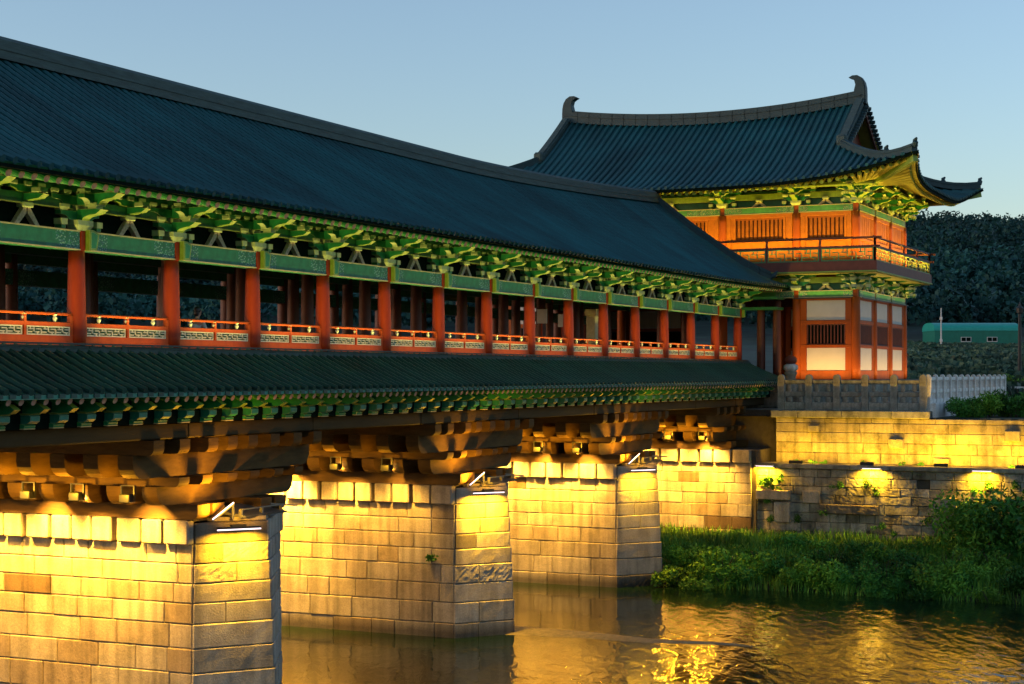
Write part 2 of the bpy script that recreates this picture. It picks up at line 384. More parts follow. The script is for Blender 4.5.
# ------------------------------------------------------------------ masonry
def block(mb, o, u, n, L, H, depth, rough, rg, mi=0, sub=None):
    """one stone: front face on the plane through o, spanned by u (horizontal) and z, bulging along n"""
    o = Vector(o); u = Vector(u); n = Vector(n); z = Vector((0, 0, 1))
    cs_ = .085 if rough > .02 else .22
    nx = max(2, int(L/cs_)) if sub is None else sub; nz = max(2, int(H/cs_)) if sub is None else sub
    c = .016; ev = .024
    ax_ = [0, ev]+[ev+(L-2*ev)*i/nx for i in range(1, nx)]+[L-ev, L]; az_ = [0, ev]+[ev+(H-2*ev)*j/nz for j in range(1, nz)]+[H-ev, H]
    nx += 2; nz += 2
    k = len(mb.v)
    for i in range(nx+1):
        for j in range(nz+1):
            edge = i in (0, nx) or j in (0, nz)
            d = -c if edge else rough*(.35+.9*rg.random())
            du = 0 if i in (0, 1, nx-1, nx) else rg.uniform(-.2, .2)*L/nx
            dz = 0 if j in (0, 1, nz-1, nz) else rg.uniform(-.2, .2)*H/nz
            mb.v.append(tuple(o + u*(ax_[i]+du) + z*(az_[j]+dz) + n*d))
    g = lambda i, j: k+i*(nz+1)+j
    for i in range(nx):
        for j in range(nz): mb.f.append((g(i,j), g(i+1,j), g(i+1,j+1), g(i,j+1))); mb.m.append(mi)
    b = len(mb.v)
    cs = [(0, 0), (nx, 0), (nx, nz), (0, nz)]
    for i, j in cs: mb.v.append(tuple(Vector(mb.v[g(i, j)]) - n*depth))
    def strip(ids, b0, b1): mb.f.append(tuple(ids)+(b1, b0)); mb.m.append(mi)
    strip([g(i, 0) for i in range(nx+1)], b, b+1); strip([g(nx, j) for j in range(nz+1)], b+1, b+2)
    strip([g(i, nz) for i in range(nx, -1, -1)], b+2, b+3); strip([g(0, j) for j in range(nz, -1, -1)], b+3, b)

def courses(mb, p0, u, n, L, zs, rg, lo, hi, rough, proud=.01, depth=.2, gap=.012, batter=0.0, skip=0.0, mi=0):
    p0 = Vector(p0); u = Vector(u).normalized(); n = Vector(n).normalized()
    for k in range(len(zs)-1):
        x = 0.0; first = True
        while x < L-1e-3:
            w = rg.uniform(lo, hi)*(rg.uniform(.4, 1) if first else 1); first = False
            if L-x-w < lo*.6: w = L-x
            w = min(w, L-x)
            if rg.random() >= skip:
                off = rg.uniform(-proud, proud) - batter*(zs[k]-zs[0])
                q = p0 + u*(x+gap/2) + n*off; q.z = zs[k]+gap/2
                block(mb, q, u, n, w-gap, zs[k+1]-zs[k]-gap, depth, rough*rg.uniform(.5, 1.4), rg, mi)
            x += w

# ------------------------------------------------------------------ setting: water, bank, terrain
AMBER = (1, .46, .020); GOLD = (1, .52, .015); WARM = (1, .54, .10)
YC = 28.64                       # axis of the bridge
Y0 = 24.64                       # near row of columns
X0, BAY = 30.2, 3.5              # a column that stands near the left edge, bay length

def water():
    m, n, l, b = _nodes('river_water')
    tc = n.new('ShaderNodeTexCoord'); sx = n.new('ShaderNodeSeparateXYZ'); l.new(tc.outputs['Object'], sx.inputs[0])
    # upstream of the gravel bar (x < 48.6) the current ripples the surface, beyond it the pool is calm
    amp = n.new('ShaderNodeMapRange'); amp.inputs[1].default_value = 48.0; amp.inputs[2].default_value = 50.5
    amp.inputs[3].default_value = .5; amp.inputs[4].default_value = .12
    l.new(sx.outputs[0], amp.inputs[0])
    # sheltered water between the piers lies quieter than the open river
    sh = n.new('ShaderNodeMapRange'); sh.inputs[1].default_value = 17.5; sh.inputs[2].default_value = 22
    sh.inputs[3].default_value = 1.0; sh.inputs[4].default_value = .12
    l.new(sx.outputs[1], sh.inputs[0])
    am = n.new('ShaderNodeMath'); am.operation = 'MAXIMUM'; l.new(amp.outputs[0], am.inputs[0]); l.new(sh.outputs[0], am.inputs[1])
    mp = n.new('ShaderNodeMapping'); mp.vector_type = 'TEXTURE'; mp.inputs['Scale'].default_value = (2.4, 1, 1); mp.inputs['Rotation'].default_value = (0, 0, R(24))
    l.new(tc.outputs['Object'], mp.inputs[0])
    a = n.new('ShaderNodeTexNoise'); a.inputs['Scale'].default_value = 2.6; a.inputs['Detail'].default_value = 3; a.inputs['Distortion'].default_value = .6
    c = n.new('ShaderNodeTexNoise'); c.inputs['Scale'].default_value = .55; c.inputs['Detail'].default_value = 2
    l.new(mp.outputs[0], a.inputs['Vector']); l.new(mp.outputs[0], c.inputs['Vector'])
    ad = n.new('ShaderNodeMath'); ad.operation = 'MULTIPLY_ADD'; ad.inputs[1].default_value = 1.3; l.new(c.outputs[0], ad.inputs[0]); l.new(a.outputs[0], ad.inputs[2])
    hm = n.new('ShaderNodeMath'); hm.operation = 'MULTIPLY'; l.new(ad.outputs[0], hm.inputs[0]); l.new(am.outputs[0], hm.inputs[1])
    bp = n.new('ShaderNodeBump'); bp.inputs['Strength'].default_value = 1.0; bp.inputs['Distance'].default_value = .036
    l.new(hm.outputs[0], bp.inputs['Height']); l.new(bp.outputs[0], b.inputs['Normal'])
    b.inputs['Base Color'].default_value = (.005, .016, .007, 1); b.inputs['Roughness'].default_value = .085; b.inputs['IOR'].default_value = 1.33
    mb = MB(); mb.sheet(lambda s, t: (-60+s*135, -120+t*400, WZ), 8, 8)
    return build('water', mb, m, loc=(0, 0, 0), kind='structure')
water()

def hash2(i, j, s=0):
    v = math.sin(i*127.1+j*311.7+s*74.7)*43758.5453; return v-math.floor(v)
def vnoise(x, y, s=0):
    i, j = math.floor(x), math.floor(y); fx, fy = x-i, y-j
    fx = fx*fx*(3-2*fx); fy = fy*fy*(3-2*fy)
    a = hash2(i, j, s)*(1-fx)+hash2(i+1, j, s)*fx; b = hash2(i, j+1, s)*(1-fx)+hash2(i+1, j+1, s)*fx
    return a*(1-fy)+b*fy
def fbm(x, y, s=0): return sum(vnoise(x*2**k, y*2**k, s+k)/2**k for k in range(4))/1.875

def bank_z(x, y):
    t = min(max((x-61.2)/12.8, 0), 1)
    return WZ-.35+.62*min(1, t*7)+.45*t+.22*(fbm(x*.5, y*.5, 3)-.5)
mb = MB(); mb.sheet(lambda s, t: (60.4+s*13.9, -40+t*110, bank_z(60.4+s*13.9, -40+t*110)), 24, 160)
build('riverbank', mb, 'dirt', loc=(0, 0, 0), kind='structure')

HK = [(60, -1.98), (92, -1.9), (104, -1.3), (120, -.1), (150, 1.6), (205, 3.2), (255, 7), (330, 18), (430, 33), (540, 45), (640, 46), (900, 20), (1500, 5)]
def land_z(x, y):
    F = .9075*x+.42*y; lat = .42*x-.9075*y
    z = float(np.interp(F, [k[0] for k in HK], [k[1] for k in HK]))
    if F > 220:
        a = min(1, (F-220)/200)
        z *= 1+a*(.22*(fbm(lat*.006+3, F*.004, 1)-.5)); z += a*9*(fbm(lat*.02, F*.02, 2)-.5)
    elif F > 110: z += .5*math.floor(3*fbm(lat*.01, F*.05, 5))-.7
    return z
xs = [75.65, 80, 86, 92, 98, 104, 110, 118, 126, 136, 148, 160, 175, 190, 210, 230, 250]+[270+22*i for i in range(40)]
ys = [-260+26*i for i in range(10)]+[0+8*i for i in range(12)]+[100+22*i for i in range(40)]
mb = MB()
for x in xs:
    for y in ys: mb.v.append((x, y, land_z(x, y)))
for i in range(len(xs)-1):
    for j in range(len(ys)-1):
        a = i*len(ys)+j; mb.f.append((a, a+len(ys), a+len(ys)+1, a+1)); mb.m.append(0)
mgr = pmat('field_and_hill_ground', (.020, .048, .028), .95, .75, .16, .8, 1.2)
build('hill', mb, mgr, loc=(0, 0, 0), smooth=True, kind='structure')

def forest():
    rg = np.random.default_rng(5); V = []; n = 0
    while n < 5200:
        F = rg.uniform(225, 640); lat = rg.uniform(-.34, .36)*F
        if F < 262 and rg.random() < .5: continue
        x = .9075*F+.42*lat; y = .42*F-.9075*lat
        if x < 90: continue
        z = land_z(x, y); n += 1
        h = rg.uniform(4, 8.5)*(1 if F > 300 else .8); r = h*rg.uniform(.32, .5)
        k = 130 if F < 330 else 95
        th = rg.uniform(0, 2*np.pi, k); ph = np.arccos(rg.uniform(-.5, 1, k)); rr = rg.uniform(.6, 1, k)
        c = np.stack([x+r*rr*np.sin(ph)*np.cos(th), y+r*rr*np.sin(ph)*np.sin(th), z+h*.55+h*.5*rr*np.cos(ph)], 1)
        a = rg.normal(size=(k, 3)); a /= np.linalg.norm(a, axis=1)[:, None]
        b = rg.normal(size=(k, 3)); b -= a*(a*b).sum(1)[:, None]; b /= np.linalg.norm(b, axis=1)[:, None]
        s = rg.uniform(.5, 1.2, (k, 1))*.46
        V.append(np.stack([c-a*s-b*s*.6, c+a*s-b*s*.5, c+a*s*.7+b*s*.7, c-a*s*.6+b*s*.6], 1).reshape(-1, 3))
    V = np.concatenate(V); me = bpy.data.meshes.new('forest')
    n = len(V); me.vertices.add(n); me.vertices.foreach_set('co', V.astype(np.float32).ravel())
    me.loops.add(n); me.loops.foreach_set('vertex_index', np.arange(n, dtype=np.int32)); me.polygons.add(n//4)
    me.polygons.foreach_set('loop_start', np.arange(0, n, 4, dtype=np.int32)); me.update(calc_edges=True); me.materials.append(M['forest'])
    put('forest', me, kind='stuff')
forest()
def crops():
    rg = np.random.default_rng(15); n = 26000
    F = 100+112*rg.random(n); lat = rg.uniform(.18, .42, n)*F
    row = np.round(F/4.2)*4.2+rg.normal(0, .5, n); F = np.where(rg.random(n) < .8, row, F)
    x = .9075*F+.42*lat; y = .42*F-.9075*lat
    z = np.array([land_z(a, b) for a, b in zip(x, y)]); k = np.arange(n)
    h = rg.uniform(.15, .75, n)*np.array([.4+1.3*fbm(a*.06, b*.12, 4) for a, b in zip(x, y)])
    th = rg.uniform(0, 6.28, n); w = rg.uniform(.15, .5, n)
    dx, dy = np.cos(th)*w, np.sin(th)*w; tx = rg.normal(0, .2, n); ty = rg.normal(0, .2, n)
    V = np.stack([np.stack([x-dx, y-dy, z], 1), np.stack([x+dx, y+dy, z], 1), np.stack([x+dx*.6+tx, y+dy*.6+ty, z+h], 1), np.stack([x-dx*.6+tx, y-dy*.6+ty, z+h*.9], 1)], 1).reshape(-1, 3)
    me = bpy.data.meshes.new('field_vegetation'); me.from_pydata(V.tolist(), [], np.arange(4*n).reshape(-1, 4).tolist()); me.materials.append(M['crop']); put('field_vegetation', me, kind='stuff')
crops()

# gravel bar at the foot of the middle pier: a low tongue of stones just above the water
mb = MB()
def bar_pt(s, t):
    y = 23.3-s*8.6; w = 1.15*(1-s)**.8+.06; x = 48.75+(t-.5)*2*w+.25*math.sin(y*1.3)*s
    e = 1-(2*t-1)**2
    return (x, y, WZ-.05+.13*e*(1-.55*s)+.03*fbm(x*3, y*3, 9)*e)
mb.sheet(bar_pt, 40, 10)
build('gravel_bar', mb, pmat('wet_gravel', (.26, .21, .13), .55, .5, 5, .8, 22), loc=(0, 0, 0), kind='structure', smooth=True)

# ------------------------------------------------------------------ stone piers
ZS = [-8.3, -7.66, -7.02, -6.44, -5.87, -5.38, -4.92, -4.46, -4.0]
PIERS = [(34.85, 'nearest one, cut off by the left edge'), (48.45, 'in the middle, gravel bar at its foot'), (62.05, 'farthest out, at the edge of the grassy bank')]
WHICH = ['nearest', 'middle', 'farthest']
HWP = 1.9
def nose_pts(xc, off):
    return (xc-HWP-off*.4, 23.48), (xc-.32, 22.28-off), (xc+HWP+off*.4, 23.48)
def pier(k, xc, txt):
    rg = random.Random(100+k)
    t = thing('stone_pier', 'granite block pier with pointed nose, ' + txt, 'bridge pier', (xc, 23.4, WZ), 'stone piers under the bridge')
    core = MB(); core.box(xc-HWP+.05, xc+HWP-.05, 23.5, 33.8, WZ-.3, -3.42)
    core.prism([(xc-HWP+.25, 23.65), (xc-HWP+.25, 23.62), (xc-.32, 22.66), (xc+HWP-.25, 23.62), (xc+HWP-.25, 23.65)], 'z', WZ-.3, -3.56)
    build('rubble_core', core, 'core', t)
    w = MB()
    courses(w, (xc-HWP, 23.50, 0), (0, 1, 0), (-1, 0, 0), 10.3, ZS, rg, .7, 1.75, .003, .010, .25)
    build('block_wall', w, 'stone', t); w = MB()
    courses(w, (xc+HWP, 33.8, 0), (0, -1, 0), (1, 0, 0), 10.3, ZS, rg, 1.4, 2.4, .0, .012, .25)
    build('block_wall', w, 'stone', t)
    nz = MB(); zs = ZS+[-3.5]
    for c in range(len(zs)-1):
        off = .030*(len(zs)-2-c)-.15+rg.uniform(-.012, .012)
        a, tip, b = nose_pts(xc, off)
        for p, q in ((a, tip), (tip, b)):
            p = Vector((*p, 0)); q = Vector((*q, 0)); u = (q-p).normalized(); n = Vector((u.y, -u.x, 0))
            L = (q-p).length; H = zs[c+1]-zs[c]
            split = [0, L] if rg.random() < .45 else [0, L*rg.uniform(.35, .65), L]
            for i in range(len(split)-1):
                o = p+u*(split[i]+.004); o.z = zs[c]+.006
                rough = .012 if c == len(zs)-2 else rg.choice([.006, .010, .014, .018, .022])
                block(nz, o, u, n, split[i+1]-split[i]-.008, H-.012, .5, rough, rg)
    build('nose', nz, 'nosestone', t)
    # row of projecting corbel stones along both long sides
    y = 23.50; i = 0
    while y < 33.6:
        wd = .70 if i == 0 else rg.choice([.55, .58, .62, .66])
        for sx in (-1, 1):
            mb = MB(); xo = xc+sx*(HWP+rg.uniform(.14, .22)); xi = xc+sx*1.0
            mb.box(min(xo, xi), max(xo, xi), y, y+wd, -4.0, -3.41+rg.uniform(-.015, .01), ch=.035)
            build('corbel_stone', mb, 'stone' if i else 'nosestone', t, loc=(xc+sx*HWP, y+wd/2, -3.7))
        y += wd+rg.choice([.06, .08, .12]); i += 1
    cp = MB()
    cp.prism([(xc-1.25, 23.75), (xc-1.30, 23.35), (xc-.3, 22.50), (xc+1.30, 23.35), (xc+1.25, 23.75)], 'z', -3.49, -3.40)
    build('cap_slab', cp, 'nosestone', t)
    tr = MB()   # sheet metal tray that shields the lamps
    tr.prism([(23.75, -3.30), (22.62, -3.40), (22.60, -3.36), (23.75, -3.20)], 'x', xc-1.0, xc+.8)
    for x in (xc-.98, xc-.1, xc+.76): tr.box(x-.03, x+.03, 22.72, 22.80, -3.41, -3.2)
    tr.bar((xc-1.0, 22.74, -3.21), (xc+.85, 22.74, -3.21), .05, .03)
    tr.bar((xc+.5, 22.9, -3.18), (xc+1.15, 22.55, -3.26), .05, .04)
    build('lamp_tray', tr, 'metal', t)
    return t
for k, (xc, txt) in enumerate(PIERS): pier(k, xc, txt)

# linear lamps on each nose
def nose_lamps(k, xc):
    a, tip, _ = nose_pts(xc, 0); a = Vector((*a, 0)); tip = Vector((*tip, 0)); u = (tip-a).normalized(); n = Vector((u.y, -u.x, 0)); L = (tip-a).length
    p = a+u*(L*.26)+n*.24; q = a+u*(L*.80)+n*.24; p.z = q.z = -3.66
    t = thing('linear_lamp', f'straight glowing tube lamp across the nose face of the {WHICH[k]} stone pier', 'lamp', (p+q)/2, 'tube lamps on the pier noses')
    mb = MB(); mb.tube([p, q], .016, 8); build('tube', mb, 'tube', t)
    mb = MB(); mb.bar(p+Vector((0, 0, .045))-n*.02, q+Vector((0, 0, .045))-n*.02, .09, .035); mid = (p+q)/2
    mb.bar(mid+Vector((0, 0, .06))-u*.18-n*.06, mid+Vector((0, 0, .06))+u*.18-n*.06, .12, .10)
    build('housing', mb, 'darkmetal', t)
    strip_light(t, p+Vector((0, 0, -.04)), q+Vector((0, 0, -.04)), -n*.10+Vector((0, 0, -1)), [62, 78, 44][k], GOLD)
    p2 = Vector((xc-1.72, 23.05, -3.40)); q2 = Vector((xc-1.22, 22.80, -3.03))
    t2 = thing('linear_lamp', f'slanting glowing tube lamp on the corner of the {WHICH[k]} stone pier', 'lamp', p2, 'tube lamps on the pier noses')
    mb = MB(); mb.tube([p2, q2], .017, 8); build('tube', mb, 'tube', t2)
    mb = MB(); mb.bar(p2+Vector((.03, .04, -.04)), q2+Vector((.03, .04, -.04)), .08, .03); mb.bar(q2+Vector((.03, .04, -.02)), (q2.x+.03, q2.y+.04, -3.42), .04, .04)
    build('housing', mb, 'metal', t2)
    light('SPOT', t2, (xc-1.75, 22.35, -3.25), (xc+.1, 23.5, -2.1), 75, AMBER, cone=130, blend=1, radius=.06)
    strip_light(t2, p2+Vector((-.02, -.02, .06)), q2+Vector((-.02, -.02, .06)), (.1, .5, 1), 26, AMBER)
for k, (xc, _) in enumerate(PIERS): nose_lamps(k, xc)

# ------------------------------------------------------------------ stacked timber corbels on the piers
def corbel_profile(h, z0, z1, r=.30):
    """side view of a timber: lower corners rounded off"""
    p = []
    for sg in (1, -1):
        pts = [(h, z1), (h, z0+r)]
        for i in range(1, 5):
            a = math.pi/2*i/4; pts.append((h-r+r*math.cos(a), z0+r-r*math.sin(a)))
        if sg == -1: pts = [(-x, z) for x, z in pts][::-1]
        p += pts
    return p
def yprof(y0, y1, z0, z1, r=.22):
    pts = [(y1, z1), (y0, z1), (y0, z0+r)]
    for i in range(1, 5):
        a = math.pi/2*i/4; pts.append((y0+r-r*math.cos(a), z0+r-r*math.sin(a)))
    pts.append((y1, z0)); return pts
def corbel_stack(k, xc, label, half=False):
    rg = random.Random(300+k)
    t = thing('timber_corbel_stack', label, 'timber corbels', (xc, 24.0, -3.4), 'stacked timber corbels carrying the deck')
    def X(lo, hi): return (max(lo, xc-9), min(hi, xc+1.0) if half else hi)
    for dx in (-1.82, -1.25, .75, 1.45):
        if half and dx > 1: continue
        mb = MB(); mb.prism(yprof(23.22+rg.uniform(-.05, .05), 33.7, -3.40, -3.05, .17), 'x', xc+dx-.24, xc+dx+.24, 0, 0)
        build('bearer', mb, 'timber', t, loc=(xc+dx, 24, -3.2))
    for tier, (hl, z0, z1) in enumerate(((2.9, -3.048, -2.60), (3.75, -2.378, -1.842))):
        for i in range(10):
            y = 24.0+.98*i; mb = MB(); j = rg.uniform(-.06, .06)
            pr = [(xc+(min(x, 1.0) if half else x)+j, z) for x, z in corbel_profile(hl, z0, z1, .34)]
            mb.prism(pr, 'y', y-.21, y+.21); build('corbel_beam', mb, 'timber', t, loc=(xc, y, z0))
    for z0, z1, xs in ((-2.598, -2.38, (-2.55, -1.5, -.5, .5, 1.5, 2.55)), (-1.84, -1.50, (-3.4, -2.4, -1.4, -.45, .45, 1.4, 2.4, 3.4))):
        for dx in xs:
            if half and dx > 1: continue
            mb = MB(); mb.prism(yprof(23.30+rg.uniform(-.06, .06), 33.7, z0, z1, .15), 'x', xc+dx-.20, xc+dx+.20)
            build('cross_beam', mb, 'timber', t, loc=(xc+dx, 24, z0))
    return t
for k, (xc, _) in enumerate(PIERS):
    corbel_stack(k, xc, f'stacked brown timber corbels on top of the {WHICH[k]} stone pier')
corbel_stack(3, 75.6, 'stacked brown timber corbels over the yellow lit bridge abutment', half=True)

# ------------------------------------------------------------------ abutment, retaining wall, terrace wall
t = thing('bridge_abutment', 'yellow lit granite abutment wall below the far end of the bridge', 'abutment', (74, 22.3, -8.2))
rg = random.Random(41); XA_ = 73.75
mb = MB(); courses(mb, (XA_, 22.3, 0), (0, 1, 0), (-1, 0, 0), 14, [-8.6]+ZS, rg, .8, 1.9, .004, .010, .25); build('block_wall', mb, 'stone', t)
mb = MB(); mb.box(XA_+.06, 76.2, 22.1, 36.3, -8.6, -3.42); build('rubble_core', mb, 'core', t)
y = 22.32
while y < 36:
    wd = rg.choice([.58, .62, .7, .8]); mb = MB(); mb.box(XA_-.2, XA_+.5, y, y+wd, -4.0, -3.41, ch=.035)
    build('corbel_stone', mb, 'stone', t, loc=(XA_, y, -4)); y += wd+rg.choice([.06, .1, .14])

t = thing('retaining_wall', 'weathered weedy granite retaining wall behind the bushes on the river bank', 'stone wall', (74, 10, -8.2))
ZR = [-8.4, -7.9, -7.45, -7.0, -6.55, -6.15, -5.72, -5.35, -4.98, -4.58, -4.2]
mb = MB(); courses(mb, (74.0, -14, 0), (0, 1, 0), (-1, 0, 0), 36.25, ZR, rg, .55, 1.5, .022, .012, .3, skip=.02); build('block_wall', mb, 'wallstone', t)
mb = MB(); mb.box(74.1, 75.6, -14, 22.1, -8.5, -4.2); build('rubble_core', mb, 'core', t)
mb = MB(); y = -14
while y < 22.2:
    w = rg.uniform(1.4, 2.4); w = min(w, 22.25-y); mb.box(73.86+rg.uniform(-.02, .02), 75.7, y+.006, y+w-.006, -4.197, -4.02+rg.uniform(-.01, .01), ch=.02); y += w
build('ledge_slabs', mb, 'terracestone', t)
mb = MB()
for (yy, z0, L, H, pr) in ((21.3, -5.6, 1.5, .42, .42), (20.9, -6.6, .7, .9, .3), (17.9, -6.15, 2.6, .40, .18), (13.6, -5.72, .7, .42, .28), (19.6, -5.72, .8, .55, .16)):
    block(mb, (74-pr, yy-L/2, z0), (0, 1, 0), (-1, 0, 0), L, H, pr+.2, .03, rg)
build('projecting_stones', mb, 'nosestone', t)

t = thing('terrace_wall', 'golden floodlit granite terrace wall rising from the ledge below the gate tower', 'stone wall', (75.6, 10, -4))
ZT = [-4.02, -3.55, -3.08, -2.62, -2.2, -1.98]
mb = MB(); courses(mb, (75.6, -14, 0), (0, 1, 0), (-1, 0, 0), 35.7, ZT, rg, 1.0, 2.6, .005, .015, .25); build('block_wall', mb, 'terracestone', t)
mb = MB()
for (yy, z0, L, H) in ((19.9, -2.62, .5, .3), (16.2, -3.3, .65, .42), (11.2, -2.9, .65, .45), (8.0, -3.4, .6, .4), (14.2, -3.95, .7, .25)):
    block(mb, (75.6-.22, yy-L/2, z0), (0, 1, 0), (-1, 0, 0), L, H, .4, .02, rg)
build('projecting_stones', mb, 'terracestone', t)
mb = MB(); mb.box(75.68, 77, -14, 21.65, -4.1, -1.99); build('rubble_core', mb, 'core', t)
mb = MB(); y = 14.75
while y < 21.8:
    w = min(rg.uniform(1.6, 2.6), 21.9-y); mb.box(75.38, 77, y+.006, y+w-.006, -1.977, -1.64, ch=.03); y += w
build('coping', mb, 'mossy', t)

mb = MB(); mb.box(76.25, 76.88, 21.68, 36, -4.1, -1.66); build('painted_shade_end', mb, 'core', t)  # dark box added in place of the shade under the deck
t = thing('stone_terrace', 'raised granite terrace floor carrying the gate tower', 'terrace', (80, 25, -2))
mb = MB(); mb.box(76.9, 99, 14.8, 43, -2.3, -1.645); mb.box(79.6, 93.1, 17.9, 39.4, -1.643, -.9, ch=.05); mb.box(79.9, 92.8, 18.2, 39.1, -.897, -.32, ch=.05)
build('terrace_floor', mb, 'mossy', t)

# ------------------------------------------------------------------ balustrades
def roundpost(h, w=.30, d=.26):
    mb = MB(); pr = [(-w/2, 0), (-w/2, h-.16)]
    for i in range(1, 8):
        a = math.pi*(1-i/8); pr.append((w/2*math.cos(a), h-.16+.16*math.sin(a)))
    pr += [(w/2, h-.16), (w/2, 0)]
    mb.prism(pr, 'x', -d/2, d/2); return mb
t = thing('stone_balustrade', 'mossy grey stone balustrade on the golden terrace wall, facing the river', 'balustrade', (76, 18.6, -1.64), 'stone balustrades around the terrace')
pm = roundpost(1.62).mesh('post', 'mossy')
ys_ = [15.1+1.29*i for i in range(6)]
for y in ys_: put('post', pm, t, (76, y, -1.64))
rg = random.Random(9)
for a, b in zip(ys_[:-1], ys_[1:]):
    mb = MB(); mb.box(75.90, 76.10, a+.16, b-.16, -1.64, -1.28, ch=.02); build('base_rail', mb, 'mossy', t, loc=(76, a, -1.6))
    mb = MB(); mb.box(75.93, 76.07, a+.16, b-.16, -1.02, -.80, ch=.02); mb.box(75.93, 76.07, a+.16, b-.16, -.46, -.26, ch=.03); build('rail', mb, 'mossy', t, loc=(76, a, -.8))
    for f in (.3, .7):
        yy = a+(b-a)*f
        for hw, z0, z1 in ((.09, -.80, -.46), (.12, -1.28, -1.02)):
            mb = MB(); mb.box(75.94, 76.06, yy-hw, yy+hw, z0, z1, ch=.03); build('baluster', mb, 'mossy', t, loc=(76, yy, z0))
t = thing('stone_balustrade', 'pale clean stone balustrade with round topped posts running back beside the tower', 'balustrade', (76.4, 14.95, -1.64), 'stone balustrades around the terrace')
pm = roundpost(1.62, .22, .26).mesh('post', 'pale')
xs_ = [76.35+1.64*i for i in range(14)]
rot = R(90)
for x in xs_: put('post', pm, t, (x, 14.95, -1.64))
for a, b in zip(xs_[:-1], xs_[1:]):
    mb = MB(); mb.box(a+.26, b-.26, 14.87, 15.03, -.30, -.14, ch=.02); mb.box(a+.26, b-.26, 14.87, 15.03, -.86, -.70, ch=.02); mb.box(a+.26, b-.26, 14.85, 15.05, -1.30, -1.12, ch=.02)
    for i in range(3):
        x = a+.26+(b-a-.52)*(i+.5)/3; mb.box(x-.06, x+.06, 14.90, 15.0, -.70, -.30); mb.box(x-.06, x+.06, 14.90, 15.0, -1.12, -.86)
    build('rail', mb, 'pale', t, loc=(a, 14.95, -1))
mb = MB(); mb.box(76.3, 98.2, 14.62, 15.1, -2.02, -1.30, ch=.02); build('base_course', mb, 'pale', t)

# stacked stone post at the end of the bridge
t = thing('stone_post', 'short stacked stone post with dark bud top, lit orange at the bridge end', 'stone post', (79.0, 21.95, -.9))
mb = MB(); mb.lathe([(.30, -1.0), (.32, -.55), (.26, -.5), (.24, -.1), (.30, 0), (.30, .12)], 79.0, 21.95, 14); build('shaft', mb, 'terracestone', t, smooth=True)
mb = MB(); mb.lathe([(.22, .12), (.34, .22), (.34, .40), (.20, .48)], 79.0, 21.95, 14); build('collar', mb, 'pale', t, smooth=True)
mb = MB(); mb.lathe([(.20, .48), (.30, .60), (.30, .72), (.18, .84), (.04, .90)], 79.0, 21.95, 14); build('bud_top', mb, 'maroon', t, smooth=True)

